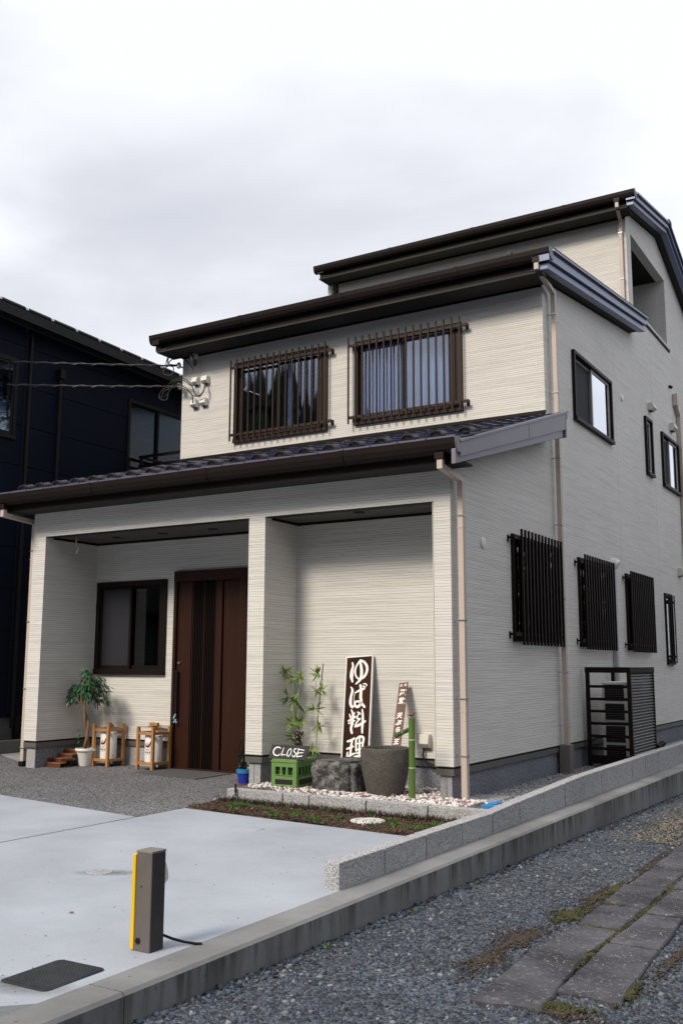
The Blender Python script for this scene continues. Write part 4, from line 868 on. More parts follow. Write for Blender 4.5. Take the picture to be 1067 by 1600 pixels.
nh(B('pipe_hopper', BLACK, NH, NX + 0.0, NX + 0.11, 2.02, 2.12, 5.40, 5.55))
bk = empty('boundary_blocks', (-7.42, 4, GZ), 0, 'low weathered grey block kerb along the foot of the navy house', 'kerb')
for i in range(12):
    LB('kerb_block', BLOCKC, bk, -7.50, -7.38, -0.6 + i * 0.8, -0.6 + i * 0.8 + 0.79, -0.6, -0.145, bevel=0.006)
# neighbour's outdoor unit, edge on between pipe and wall
au = empty('heat_pump', (-6.75, 2.65, GZ), 0, 'white slatted outdoor unit seen edge-on in the gap between the two houses', 'outdoor unit')
LB('casing', CREAM, au, -7.08, -6.80, 2.5, 3.2, -0.17, 0.42, bevel=0.015); 
for i in range(12): LB('grille_slat', TRIM, au, -7.0, -6.83, 2.485, 2.499, -0.12 + i * 0.043, -0.105 + i * 0.043)
LB('stand', TRIM, au, -7.03, -6.87, 2.6, 3.1, GZ, -0.18)

# ---- service cables from the street to the upper wall
def catenary(a, b, sag, n=28): 
    a, b = Vector(a), Vector(b); return [a.lerp(b, i / n) - Vector((0, 0, sag * 4 * (i / n) * (1 - i / n))) for i in range(n + 1)]
def far(px_pt, anchor, k): p, q = Vector(px_pt), Vector(anchor); return q + (p - q) * k
for (anc, mid, lab, thick) in (((-5.80, 2.74, 5.50), (-4.762, -1.5, 4.56), 'upper of the two overhead cables running to the top left corner of the house', 0.012),
                               ((-5.78, 2.74, 5.165), (-4.740, -1.5, 4.30), 'lower of the two overhead cables running to the top left corner of the house', 0.013)):
    # the run comes in from a pole outside the picture, high above the lane to the left
    end = Vector((-13.2, -3.4, 5.75 if thick < 0.0125 else 5.30))
    pts = catenary(anc, end, 0.16)
    cb = empty('overhead_cable', anc, 0, lab, 'cable', 'overhead cables')
    o = MB().tube(pts, thick, 6).build('strand', CABLE, cb, smooth=True); local(o)
    hx = []
    for i in range(240):
        t = i / 239 * 27.99; k = int(t); p = pts[k].lerp(pts[k + 1], t - k); an = i * 0.9
        hx.append(p + Vector((0, math.cos(an), math.sin(an))) * thick * 1.25)
    local(MB().tube(hx, thick * 0.5, 5).build('lashing_wire', TRIM, cb, smooth=True))
    ai = MB(); ai.tube([(anc[0], 2.80, anc[2] - 0.02), (anc[0], 2.66, anc[2] - 0.02)], 0.012, 8); ai.lathe([(0.012, anc[2] - 0.07), (0.034, anc[2] - 0.05), (0.03, anc[2] - 0.02), (0.036, anc[2]), (0.014, anc[2] + 0.03)], anc[0] + 0.02, 2.67, 14)
    local(ai.build('insulator', SILVER, cb, smooth=True))
    # drip loops into the hoods
    if thick < 0.0125:
        loops = [[anc, (-6.0, 2.66, 5.50), (-6.05, 2.62, 5.38), (-5.90, 2.64, 5.34), (-5.88, 2.66, 5.46), (-5.99, 2.66, 5.53), (-5.95, 2.64, 5.66), (-5.78, 2.63, 5.72), (-5.58, 2.64, 5.66), (-5.46, 2.66, 5.50), (-5.49, 2.69, 5.42), (-5.53, 2.74, 5.55)],
                 [anc, (-6.02, 2.66, 5.52), (-5.93, 2.63, 5.68), (-5.74, 2.62, 5.73), (-5.54, 2.63, 5.65), (-5.44, 2.67, 5.47), (-5.50, 2.70, 5.44), (-5.54, 2.75, 5.55)],
                 [anc, (-5.98, 2.66, 5.54), (-5.84, 2.64, 5.60), (-5.66, 2.64, 5.56), (-5.55, 2.66, 5.46), (-5.49, 2.68, 5.36)]]
    else:
        loops = [[anc, (-5.98, 2.66, 5.17), (-6.12, 2.64, 5.08), (-6.10, 2.63, 4.98), (-5.98, 2.64, 4.96), (-5.95, 2.65, 5.08), (-5.82, 2.64, 5.22), (-5.64, 2.64, 5.21), (-5.52, 2.66, 5.12), (-5.51, 2.73, 5.15)],
                 [anc, (-6.02, 2.66, 5.12), (-6.09, 2.64, 5.0), (-5.99, 2.64, 5.04), (-5.80, 2.63, 5.17), (-5.62, 2.64, 5.10), (-5.50, 2.66, 4.98), (-5.51, 2.70, 4.88), (-5.52, 2.74, 4.80)],
                 [anc, (-5.96, 2.65, 5.18), (-5.80, 2.64, 5.26), (-5.62, 2.64, 5.23), (-5.50, 2.65, 5.12), (-5.44, 2.66, 4.98), (-5.36, 2.67, 4.93), (-5.29, 2.68, 5.0), (-5.31, 2.74, 5.15)],
                 [anc, (-5.94, 2.65, 5.14), (-5.76, 2.63, 5.13), (-5.58, 2.64, 5.05), (-5.46, 2.66, 4.95), (-5.34, 2.67, 4.95), (-5.27, 2.68, 5.04), (-5.31, 2.74, 5.15)]]
    for lp in loops:
        P = [Vector(p) for p in lp]; out = []
        for i in range(len(P) - 1):
            p0, p1, p2, p3 = P[max(i - 1, 0)], P[i], P[i + 1], P[min(i + 2, len(P) - 1)]
            for s in range(5):
                t = s / 5; out.append(0.5 * ((2 * p1) + (p2 - p0) * t + (2 * p0 - 5 * p1 + 4 * p2 - p3) * t * t + (3 * p1 - p0 - 3 * p2 + p3) * t ** 3))
        out.append(P[-1]); local(MB().tube(out, 0.0085, 6).build('drip_loop', CABLE, cb, smooth=True))

# ================================================================ SIDE YARD
sc = empty('unit_screen', (0.34, 4.4, GZ), 0, 'dark brown louvred screen box around the outdoor units beside the side wall', 'screen')
X0, X1, Y0, Y1, Z0, Z1 = 0.055, 0.62, 3.84, 5.02, -0.30, 0.89
for (x, y) in ((X0, Y0), (X1 - 0.045, Y0), (X0, Y1 - 0.045), (X1 - 0.045, Y1 - 0.045)): LB('post', BROWND, sc, x, x + 0.045, y, y + 0.045, Z0, Z1 - 0.05)
LB('top_rail', BROWND, sc, X0 - 0.005, X1 + 0.005, Y0 - 0.005, Y0 + 0.05, Z1 - 0.05, Z1 + 0.02); LB('top_rail', BROWND, sc, X1 - 0.05, X1 + 0.005, Y0 + 0.0505, Y1 + 0.005, Z1 - 0.05, Z1 + 0.018)
LB('bottom_rail', BROWND, sc, X0 + 0.046, X1 - 0.046, Y0 + 0.004, Y0 + 0.04, -0.275, -0.17); LB('bottom_rail', BROWND, sc, X1 - 0.04, X1 - 0.004, Y0 + 0.046, Y1 - 0.046, -0.275, -0.18)
for z in (0.67, 0.515, 0.365, 0.215, 0.06, -0.09): LB('slat', BROWND, sc, X0 + 0.046, X1 - 0.046, Y0 + 0.008, Y0 + 0.026, z - 0.017, z + 0.017)
LOUV = mat('louvre_grey', (0.12, 0.118, 0.125), 0.4, 0.1, 5)
for i in range(27):
    z = -0.155 + i * 0.0375
    local(MB().prism([(X1 - 0.038, z + 0.016), (X1 - 0.004, z - 0.010), (X1 - 0.004, z - 0.003), (X1 - 0.038, z + 0.023)], 1, Y0 + 0.046, Y1 - 0.046).build('louvre', LOUV, sc))
for zz, hgt, lab in ((-0.285, 0.50, 'lower of two stacked white outdoor units inside the brown screen'), (0.225, 0.50, 'upper of two stacked white outdoor units inside the brown screen')):
    u = empty('air_conditioner_unit', (0.36, 4.35, zz), 0, lab, 'outdoor unit', 'outdoor units inside the screen')
    LB('casing', WHITE, u, 0.19, 0.53, 4.05, 4.82, zz, zz + hgt, bevel=0.02)
    for k in range(2):
        z0 = zz + 0.03 + k * 0.235
        LB('coil_guard', BLACK, u, 0.235, 0.475, 4.04, 4.052, z0, z0 + 0.20)
        for i in range(9): LB('guard_wire', TRIM, u, 0.236, 0.474, 4.032, 4.040, z0 + 0.01 + i * 0.0215, z0 + 0.015 + i * 0.0215)
sp_ = empty('garden_spotlight', (0.52, 5.62, -0.30), 0, 'small black spotlight on the gravel behind the louvred screen', 'spotlight')
local(MB().tube([(0.52, 5.62, -0.33), (0.52, 5.62, -0.20)], 0.012, 8).build('spike', BLACK, sp_)); local(MB().tube([(0.50, 5.55, -0.19), (0.54, 5.68, -0.13)], [0.05, 0.04], 12).build('lamp_head', BLACK, sp_, smooth=True))
bl = MB().prism([(0.42, -0.34), (0.55, -0.30), (0.58, -0.16), (0.47, -0.15)], 2, -0.305, -0.262).prism([(0.45, -0.30), (0.53, -0.27), (0.55, -0.19), (0.49, -0.18)], 2, -0.262, -0.25)
tag(bl.build('plastic_lid', BLUEL, bevel=0.004), 'bright blue plastic lid lying on the gravel by the corner downpipe', 'lid')

# ================================================================ FORECOURT
# power-outlet post
po = empty('outlet_post', (0.81, -4.975, GZ), 0, 'short square taupe outlet post with a yellow reflector strip on its edge', 'post')
LB('post_body', TAUPE, po, 0.762, 0.852, -5.02, -4.928, GZ, 0.106, bevel=0.003); LB('top_cap', mat('post_cap', (0.20, 0.18, 0.17), 0.5, 0.1, 20), po, 0.7605, 0.8535, -5.0215, -4.9265, 0.098, 0.108, bevel=0.002)
LB('reflector_strip', YELLOW, po, 0.742, 0.7615, -5.026, -4.995, GZ + 0.006, 0.090, bevel=0.003)
local(MB(SD(0)).poly([], []).build('x', TAUPE, po)) if False else None
local(MB().tube([(0.785, -5.0205, -0.275), (0.785, -5.026, -0.275)], 0.0125, 16).build('cable_gland', BLACK, po)); local(MB().tube([(0.795, -5.0203, -0.045), (0.795, -5.023, -0.045)], 0.003, 8).build('screw_hole', BLACK, po))
LB('shaded_side', mat('post_side_shaded', (0.045, 0.043, 0.044), 0.6, 0.1, 20, spec=0.2), po, 0.852, 0.8535, -5.016, -4.932, GZ + 0.003, 0.097)  # added skin whose darker colour paints the shade on the post's lane-side face
LB('socket_plate', CREAM, po, 0.775, 0.84, -4.9279, -4.921, -0.075, 0.055, bevel=0.002)
local(MB().prism([(-4.921, 0.052), (-4.905, 0.045), (-4.888, -0.005), (-4.886, -0.030), (-4.905, -0.045), (-4.921, -0.050)], 0, 0.780, 0.836).build('socket_hood', CREAM, po, bevel=0.003))
local(MB().tube([(0.835, -4.925, -0.262), (0.865, -4.885, -0.285), (0.90, -4.84, -0.305), (0.94, -4.805, -0.314), (0.96, -4.79, -0.3145)], 0.006, 8).build('power_cord', BLACK, po, smooth=True))
# sunken hatch
ht = empty('cover_hatch', (0.73, -5.45, GZ), 0, 'dark rectangular iron cover with diamond tread sunk into the concrete', 'hatch')
HM = Matrix.Translation((0.727, -5.452, GZ)) @ Euler((0, 0, R(1.5))).to_matrix().to_4x4()
def rrect(w, h, r, n=5): return [(cx * (w / 2 - r) + r * math.cos(a), cy * (h / 2 - r) + r * math.sin(a)) for cx, cy, a0 in ((1, 1, 0), (-1, 1, 90), (-1, -1, 180), (1, -1, 270)) for a in [R(a0 + 90 * k / n) for k in range(n + 1)]]
hl = MB().prism(rrect(0.262, 0.335, 0.028), 2, -0.03, 0.0045).build('lid', HATCH, ht); hl.matrix_local = Matrix.Translation(-Vector(ht.location)) @ HM
hb = MB()
for s in (-1, 1):
    for i in range(-16, 17):
        # diagonal tread ribs clipped to the lid
        c0 = i * 0.020; pts = []
        for t in np.linspace(-0.4, 0.4, 161):
            x = t * 0.82; y = s * t + c0
            if abs(x) < 0.122 and abs(y) < 0.158: pts.append((x, y))
        if len(pts) > 4:
            (xa, ya), (xb, yb_) = pts[0], pts[-1]; d = Vector((xb - xa, yb_ - ya)).normalized(); q = Vector((-d.y, d.x)) * 0.0016; z = 0.0045
            hb.poly([(xa + q.x, ya + q.y, z), (xb + q.x, yb_ + q.y, z), (xb - q.x, yb_ - q.y, z), (xa - q.x, ya - q.y, z), (xa + q.x * .5, ya + q.y * .5, z + .0042), (xb + q.x * .5, yb_ + q.y * .5, z + .0042), (xb - q.x * .5, yb_ - q.y * .5, z + .0042), (xa - q.x * .5, ya - q.y * .5, z + .0042)],
                    [(4, 5, 6, 7), (0, 1, 5, 4), (2, 3, 7, 6), (1, 2, 6, 5), (3, 0, 4, 7)])
hb.prism(rrect(0.262, 0.335, 0.028), 2, 0.0, 0.001)
hr_ = hb.build('tread_ribs', mat('hatch_rib', (0.055, 0.060, 0.070), 0.5, 0.25, 12), ht); hr_.matrix_local = hl.matrix_local.copy(); hr_['kind'] = 'stuff'
def drain(x, y, r, label, m, name='drain_cap', dz=0.004, group=None):
    o = MB().lathe([(0.0, dz), (r * 0.88, dz + 0.001), (r, dz - 0.0005), (r * 1.03, -0.002)], 0, 0, 28).build(name, m, smooth=True); o.location = (x, y, GZ)
    return tag(o, label, 'drain cap', group)
CAPM = speckle('cap_concrete', (0.18, 0.19, 0.20), (0.34, 0.35, 0.37), (0.45, 0.46, 0.48), 120)
drain(-0.56, -3.905, 0.078, 'round inspection cap set in the slab, ringed with damp dirt', CAPM); drain(-0.70, -2.13, 0.075, 'faint round inspection cap in the slab near the soil bed', SLABM)
DIRT = mat('damp_dirt', (0.15, 0.15, 0.16), 0.95, 0.3, 20)
def patch(name, cx, cy, rx, ry, z, m, n=26, seed=1, rot=0.0, jag=0.25):
    r = random.Random(seed); vs = []
    for k in range(n):
        a = 2 * math.pi * k / n; q = 1 + jag * (r.random() - 0.5) * 2; x = rx * q * math.cos(a); y = ry * q * math.sin(a)
        vs.append((cx + x * math.cos(rot) - y * math.sin(rot), cy + x * math.sin(rot) + y * math.cos(rot), z))
    o = MB().poly(vs + [(cx, cy, z)], [(k, (k + 1) % n, n) for k in range(n)]).build(name, m); return tag(o, kind='stuff')
def soft_dirt_mat():
    m, t, b = nodes('soft_dirt'); n = t.nodes.new; l = t.links.new; tc = n('ShaderNodeTexCoord')
    g = n('ShaderNodeTexGradient'); g.gradient_type = 'SPHERICAL'; mp = n('ShaderNodeMapping'); l(tc.outputs['Object'], mp.inputs[0]); l(mp.outputs[0], g.inputs[0])
    nz = n('ShaderNodeTexNoise'); nz.inputs['Scale'].default_value = 6; nz.inputs['Detail'].default_value = 8; l(tc.outputs['Object'], nz.inputs['Vector'])
    mu = n('ShaderNodeMath'); mu.operation = 'MULTIPLY'; l(g.outputs[0], mu.inputs[0]); l(nz.outputs[0], mu.inputs[1])
    m3 = n('ShaderNodeMath'); m3.operation = 'MULTIPLY'; m3.inputs[1].default_value = 1.1; m3.use_clamp = True; l(mu.outputs[0], m3.inputs[0])
    b.inputs['Base Color'].default_value = (0.13, 0.125, 0.125, 1); b.inputs['Roughness'].default_value = 0.95; l(m3.outputs[0], b.inputs['Alpha']); return m
SDM = soft_dirt_mat()
for (x, y, rx, ry, rz) in ((-0.50, -3.89, 0.24, 0.10, 0.55), (0.70, -5.62, 0.3, 0.12, 0.3), (-1.2, -5.2, 0.9, 0.35, 0.5), (0.55, -5.95, 0.35, 0.12, 0.2)):
    o = MB().poly([(math.cos(k * math.pi / 10), math.sin(k * math.pi / 10), 0) for k in range(20)], [tuple(range(20))]).build('dirt_film', SDM); o.location = (x, y, GZ + 0.0022); o.scale = (rx, ry, 1); o.rotation_euler = (0, 0, rz); tag(o, kind='stuff')
wc = MB().lathe([(0.0, 0.028), (0.135, 0.030), (0.142, 0.022), (0.142, -0.02)], 0, 0, 36).build('well_cover', concrete('white_cover', (0.60, 0.60, 0.58), 0.3)); wc.location = (-0.10, -1.43, GZ - 0.004); tag(wc, 'pale round concrete cover half sunk in the soil bed', 'cover')
# fallen leaf on the slab and a few crumbs
def leaf_mesh(name, m, L_, w):
    o = MB().poly([(0, 0, 0), (L_ * .3, w / 2, .004), (L_ * .7, w * .35, .006), (L_, 0, .001), (L_ * .7, -w * .35, .004), (L_ * .3, -w / 2, .006)], [(0, 1, 2, 3), (0, 3, 4, 5)]).build(name, m); return o
o = leaf_mesh('fallen_leaf', mat('leaf_pink', (0.22, 0.07, 0.08), 0.7), 0.035, 0.02); o.location = (0.02, -4.70, GZ + 0.003); tag(o, 'single reddish fallen leaf on the bare concrete slab', 'leaf')
cm = MB(); rr = random.Random(9)
for k in range(90):
    x, y = rr.uniform(-2.5, 0.9), rr.uniform(-5.9, -1.7); s = rr.uniform(0.0025, 0.008)
    cm.poly([(x - s, y, GZ), (x, y - s * .7, GZ), (x + s, y + s * .2, GZ), (x, y + s, GZ), (x, y, GZ + s * .8)], [(0, 1, 4), (1, 2, 4), (2, 3, 4), (3, 0, 4)])
tag(cm.build('slab_crumbs', DIRT), kind='stuff')
dmt = MB().prism([(-4.20, 0.30), (-3.16, 0.13), (-3.17, 0.80), (-4.10, 0.83)], 2, GZ, GZ + 0.008).build('door_mat', MATG); tag(dmt, 'flat grey mat lying in front of the brown sliding door', 'mat')
CAMERA_END = 1

# ================================================================ PORCH THINGS
# little stair stand
st = empty('step_stand', (-5.43, 0.40, GZ), 0, 'little red-brown wooden stair of four treads standing in the porch corner', 'plant stand')
for i in range(4):
    y0 = 0.19 + i * 0.095; z = -0.275 + i * 0.047
    LB('tread', REDWT, st, -5.60 + i * 0.008, -5.31, y0, y0 + 0.105, z, z + 0.010, bevel=0.002)
    LB('riser', REDW, st, -5.595 + i * 0.008, -5.315, y0 + 0.004, y0 + 0.016, z - 0.036 if i else GZ, z - 0.0005)
for x in (-5.335, -5.56):
    LB('side_board', REDW, st, x, x + 0.016, 0.21, 0.54, -0.245, -0.215); LB('leg', REDW, st, x, x + 0.018, 0.535, 0.56, GZ, -0.136)
# potted ficus
fi = empty('potted_tree', (-5.27, 0.56, GZ), 0, 'small green ficus tree with a twisted trunk in a white pot', 'potted plant')
pot = local(MB().lathe([(0.0, GZ), (0.078, GZ), (0.082, GZ + 0.01), (0.108, GZ + 0.175), (0.110, GZ + 0.180), (0.126, GZ + 0.182), (0.129, GZ + 0.200), (0.122, GZ + 0.213), (0.110, GZ + 0.213), (0.105, GZ + 0.17), (0.0, GZ + 0.165)], -5.27, 0.56, 32).build('pot', WHITE, fi, smooth=True))
MB().lathe([(0.0, GZ + 0.168), (0.104, GZ + 0.172)], -5.27, 0.56, 20).build('soil', SOIL, pot)
rt = random.Random(4)
for s in (0, 1):
    pts = []
    for k in range(22):
        t = k / 21; an = s * math.pi + t * 9; rad = 0.016 + 0.004 * math.sin(t * 17)
        pts.append((-5.27 + rad * math.cos(an) + 0.035 * math.sin(t * 5.3) - 0.0, 0.56 + rad * math.sin(an) - 0.06 * t, GZ + 0.15 + t * 0.83))
    local(MB().tube(pts, [0.021 - 0.009 * k / 21 for k in range(22)], 8).build('trunk', TRUNKF, fi, smooth=True))
tw2 = MB(); tips = []
for k in range(26):
    a = rt.uniform(0, 2 * math.pi); ph = rt.uniform(-0.05, 1.1); Lb = rt.uniform(0.13, 0.28)
    b0 = Vector((-5.25, 0.50, GZ + rt.uniform(0.88, 1.10)))
    d = Vector((math.cos(a) * math.cos(ph) + 0.10, math.sin(a) * math.cos(ph) - 0.12, math.sin(ph) * 0.85))
    p1 = b0 + d * Lb * 0.55; p2 = b0 + d * Lb + Vector((0, 0, -0.10 * Lb / 0.2)); p3 = p2 + Vector((d.x * 0.05, d.y * 0.05, -0.09)); tw2.tube([b0, p1, p2, p3], [0.005, 0.004, 0.003, 0.0015], 5); tips.append((b0, p1, p2, p3))
local(tw2.build('twigs', TRUNKF, fi))
fl = MB()
def add_leaf(mb, p, d, L_, w, r_, droop=0.5):
    d = d.normalized(); s = d.cross(Vector((r_.uniform(-.5, .5), r_.uniform(-.5, .5), 1))).normalized(); n = s.cross(d).normalized(); g = Vector((0, 0, -droop * L_))
    P = [p, p + d * L_ * .3 + s * w * .45 + g * .12 + n * w * .12, p + d * L_ * .65 + s * w * .4 + g * .45 + n * w * .1, p + d * L_ + g, p + d * L_ * .65 - s * w * .4 + g * .45 + n * w * .1, p + d * L_ * .3 - s * w * .45 + g * .12 + n * w * .12, p + d * L_ * .5 + g * .3]
    mb.poly([tuple(q) for q in P], [(0, 1, 6), (1, 2, 6), (2, 3, 6), (3, 4, 6), (4, 5, 6), (5, 0, 6)])
for (b0, p1, p2, p3) in tips:
    for k in range(30):
        t = rt.random() ** 0.7; q = p1.lerp(p2, t * 1.4) if t < .7 else p2.lerp(p3, (t - .7) / .3)
        q = q + Vector((rt.uniform(-.03, .03), rt.uniform(-.03, .03), rt.uniform(-.03, .03)))
        o_ = (q - Vector((-5.25, 0.5, 0.62))).normalized()
        d = Vector((o_.x + rt.uniform(-.6, .6), o_.y + rt.uniform(-.6, .6), rt.uniform(-0.7, 0.25)))
        if q.y > 0.86: continue
        add_leaf(fl, q, d, rt.uniform(0.045, 0.075), rt.uniform(0.018, 0.028), rt, 0.5)
for k in range(7): add_leaf(fl, Vector((-5.33 + rt.uniform(-.01, .01), 0.52, -0.06 + k * 0.03)), Vector((rt.uniform(-1, 0.2), -.4, -0.3)), 0.06, 0.024, rt, 0.4)
o = local(fl.build('foliage', LEAFF, fi)); o['kind'] = 'stuff'
# wooden lantern stands
def lantern(cx, cy, rz, w, htop, label, handle):
    t = empty('lantern_stand', (cx, cy, GZ), rz, label, 'lantern', 'lantern stands by the door'); h = w / 2; p = 0.018
    def lb(name, m, *a, bevel=0.002): o = MB().box(*a).build(name, m, t, bevel=bevel); return o
    for sx in (-1, 1):
        for sy in (-1, 1): lb('post', LWOOD, sx * h - p, sx * h + p, sy * h - p, sy * h + p, 0, htop)
    zr = 0.455 if not handle else 0.44
    for z in (0.06, zr - 0.03):
        for s in (-1, 1): lb('rail', LWOOD, -h + p, h - p, s * h - 0.012, s * h + 0.012, z, z + 0.034); lb('rail', LWOOD, s * h - 0.012, s * h + 0.012, -h + p, h - p, z, z + 0.034)
    lb('base_board', LWOOD, -h + 0.012, h - 0.012, -h + 0.012, h - 0.012, 0.072, 0.084)
    rcy = w * 0.40
    cyl = MB().lathe([(0, 0.086), (rcy, 0.087), (rcy, zr - 0.045), (rcy * 0.96, zr - 0.040), (rcy * 0.9, zr - 0.040), (rcy * .9, zr - 0.10), (0, zr - 0.11)], 0, 0, 40).build('paper_shade', PAPER, t, smooth=True)
    lb('crossbar', LWOOD, -h + 0.013, h - 0.013, -0.012, 0.012, zr - 0.030, zr - 0.010)
    MB().tube([(0, 0, zr - 0.01), (0.004, 0.0, zr + 0.03), (0.0, 0, zr + 0.045)], 0.004, 6).build('hook', BLACK, t)
    if handle:
        for s in (-1, 1): lb('top_slat', LWOOD, -h - 0.01, h + 0.01, s * h - 0.022, s * h + 0.022, htop, htop + 0.008)
        lb('handle', LWOOD, -0.012, 0.012, -h + 0.02, h - 0.02, htop + 0.001, htop + 0.014); lb('handle_grip', LWOOD, -0.07, 0.07, -0.018, 0.018, htop + 0.015, htop + 0.05)
    # print on the curved shade: a pair of angles per stroke point
    def wrap(a0, zc): return lambda s, z: ((rcy + 0.0012) * math.cos(a0 + s / rcy), (rcy + 0.0012) * math.sin(a0 + s / rcy), zc + z)
    def decal(name, m, pts, a0, zc, k=0.0):
        f = wrap(a0, zc); vs = [f(*q) for q in pts]; vs = [(x * (1 + k), y * (1 + k), z) for x, y, z in vs]
        return MB().poly(vs + [tuple(sum(v[i] for v in vs) / len(vs) * (1.0 if i == 2 else 1.004) for i in range(3))], [(i, (i + 1) % len(vs), len(vs)) for i in range(len(vs))]).build(name, m, cyl)
    A = R(-92) - rz; zc = 0.285; e = 0.0
    # emblem: red lower bowl, black crescent with a raised chopstick-like tail, peach dot above
    decal('emblem_red', RED, [(0.042 * math.cos(R(a)), 0.042 * math.sin(R(a)) - 0.010) for a in range(180, 361, 15)], A, zc, 0.001)
    decal('emblem_peach', SKIN, [(-0.006 + 0.024 * math.cos(R(a)), 0.012 + 0.022 * math.sin(R(a))) for a in range(0, 360, 24)], A, zc, 0.002)
    dc = MB(); f = wrap(A, zc)
    outer = [(-0.046, 0.018), (-0.036, -0.004), (-0.018, -0.022), (0.004, -0.026), (0.026, -0.016), (0.040, 0.004), (0.046, 0.034), (0.047, 0.052)]
    inner = [(-0.046, 0.019), (-0.028, 0.008), (-0.010, -0.003), (0.006, -0.004), (0.020, 0.006), (0.028, 0.020), (0.036, 0.038), (0.041, 0.052)]
    vs = [tuple(1.012 * c if i < 2 else c for i, c in enumerate(f(*q))) for q in outer + inner]; dc.poly(vs, [(i, i + 1, 8 + i + 1, 8 + i) for i in range(7)]); dc.build('emblem_black', INK, cyl)
    for gi, (sx_, strokes) in enumerate([(-0.036, 'H'), (-0.013, 'M'), (0.010, 'K'), (0.033, 'B')]):
        mbx = MB()
        segs = {'H': [(-.007, -.011, -.003, .011), (.003, -.011, .007, .011), (-.003, -.002, .003, .003)], 'M': [(-.008, -.011, -.004, .011), (.004, -.011, .008, .011), (-.002, -.006, .002, .011)],
                'K': [(-.007, -.011, -.003, .011), (-.003, -.003, .007, .002), (.002, -.011, .006, -.003), (.002, .002, .006, .011)], 'B': [(-.007, -.011, -.003, .011), (-.003, .007, .006, .011), (-.003, -.002, .006, .002), (-.003, -.011, .006, -.007), (.004, -.008, .008, .008)]}[strokes]
        for (a, b, c_, d_) in segs: mbx.poly([f(sx_ + a, -0.082 + b), f(sx_ + c_, -0.082 + b), f(sx_ + c_, -0.082 + d_), f(sx_ + a, -0.082 + d_)], [(0, 1, 2, 3)])
        mbx.build('printed_mark', INK, cyl)
    mbx = MB()
    for zz_ in (-0.058, -0.108): 
        for q in range(8): mbx.poly([f(-0.034 + q * 0.0085, zz_), f(-0.029 + q * 0.0085, zz_), f(-0.029 + q * 0.0085, zz_ + 0.004), f(-0.034 + q * 0.0085, zz_ + 0.004)], [(0, 1, 2, 3)])
    mbx.build('small_print', TRIM, cyl)
    for (m_, ang, z_, s_) in ((PINK, -5, 0.385, 0.015), (OLIVE, 12, 0.26, 0.009), (OLIVE, -12, 0.13, 0.013), (TRIM, 22, 0.19, 0.008), (TRIM, 30, 0.33, 0.007)):
        f2_ = wrap(R(ang) - rz, z_); fm_ = MB()
        for k in range(5):
            a = 2 * math.pi * k / 5; fm_.poly([f2_(0, 0)] + [f2_(s_ * math.cos(a + d_) * q, s_ * math.sin(a + d_) * q) for d_, q in ((-.32, .6), (0, 1), (.32, .6))], [(0, 1, 2, 3)])
        fm_.build('printed_flower', m_, cyl)
    return t
lantern(-5.035, 0.715, R(-3), 0.252, 0.515, 'left wooden lantern stand with a white printed shade, without a carrying handle', False)
lantern(-4.285, 0.705, R(-6), 0.262, 0.497, 'right wooden lantern stand with a white printed shade and a carrying handle on top', True)
# key charm hanging on the door
ch = MB().ell((-4.085, 0.835, 0.30), (0.012, 0.006, 0.04), rot=Euler((0, 0.5, 0)).to_matrix()).ell((-4.065, 0.83, 0.255), (0.014, 0.008, 0.016)).ell((-4.085, 0.83, 0.235), (0.012, 0.008, 0.012)).ell((-4.05, 0.83, 0.232), (0.011, 0.008, 0.013))
tag(ch.build('door_charm', CHARM, smooth=True), 'small pale blue charm hanging below the pull handle of the brown door', 'charm')
# blue pot with wire hoop, behind the middle pier
bp_ = empty('blue_flower_pot', (-2.455, 0.07, GZ), 0, 'small bright blue flower pot with a dark wiry plant beside the middle pier', 'potted plant')
bpp = local(MB().lathe([(0, GZ + 0.015), (0.058, GZ + 0.015), (0.068, GZ + 0.115), (0.074, GZ + 0.118), (0.076, GZ + 0.155), (0.066, GZ + 0.155), (0.064, GZ + 0.13), (0, GZ + 0.125)], -2.455, 0.07, 24).build('pot', BLUEP, bp_, smooth=True))
MB().lathe([(0.0765, GZ + 0.120), (0.078, GZ + 0.157), (0.070, GZ + 0.158)], -2.455, 0.07, 24).build('rim', BLUEP2, bpp, smooth=True)
MB().lathe([(0, GZ), (0.066, GZ), (0.074, GZ + 0.014), (0, GZ + 0.014)], -2.455, 0.07, 24).build('saucer', TERRA, bpp); MB().lathe([(0, GZ + 0.14), (0.066, GZ + 0.142)], -2.455, 0.07, 18).build('soil', TERRA, bpp)
hoop = [(-2.455 + 0.085 * math.cos(a) * (1), 0.10, 0.055 + 0.10 * math.sin(a)) for a in np.linspace(math.pi, 0, 14)]
local(MB().tube([(-2.53, 0.10, -0.18)] + hoop + [(-2.37, 0.10, -0.18)], 0.006, 6).build('wire_hoop', BLACK, bp_, smooth=True)); LB('wire_tray', BLACK, bp_, -2.56, -2.37, 0.05, 0.14, -0.022, -0.008)
wp = MB(); rw_ = random.Random(12)
for k in range(14):
    p = Vector((-2.455 + rw_.uniform(-.03, .03), 0.07, GZ + 0.13)); q = [p]
    for s in range(5): p = p + Vector((rw_.uniform(-.04, .04), rw_.uniform(-.02, .02), 0.045)); q.append(p)
    wp.tube(q, 0.0035, 5)
local(wp.build('stems', BLACK, bp_)); wl = MB()
for k in range(36): add_leaf(wl, Vector((-2.455 + rw_.uniform(-.08, .07), 0.07 + rw_.uniform(-.03, .03), rw_.uniform(-0.15, 0.0))), Vector((rw_.uniform(-1, 1), rw_.uniform(-1, 1), rw_.uniform(-.5, .5))), 0.03, 0.016, rw_, .4)
local(wl.build('foliage', mat('dark_leaf', (0.03, 0.045, 0.015), 0.6, 0.5, 10, island=0.8), bp_))['kind'] = 'stuff'
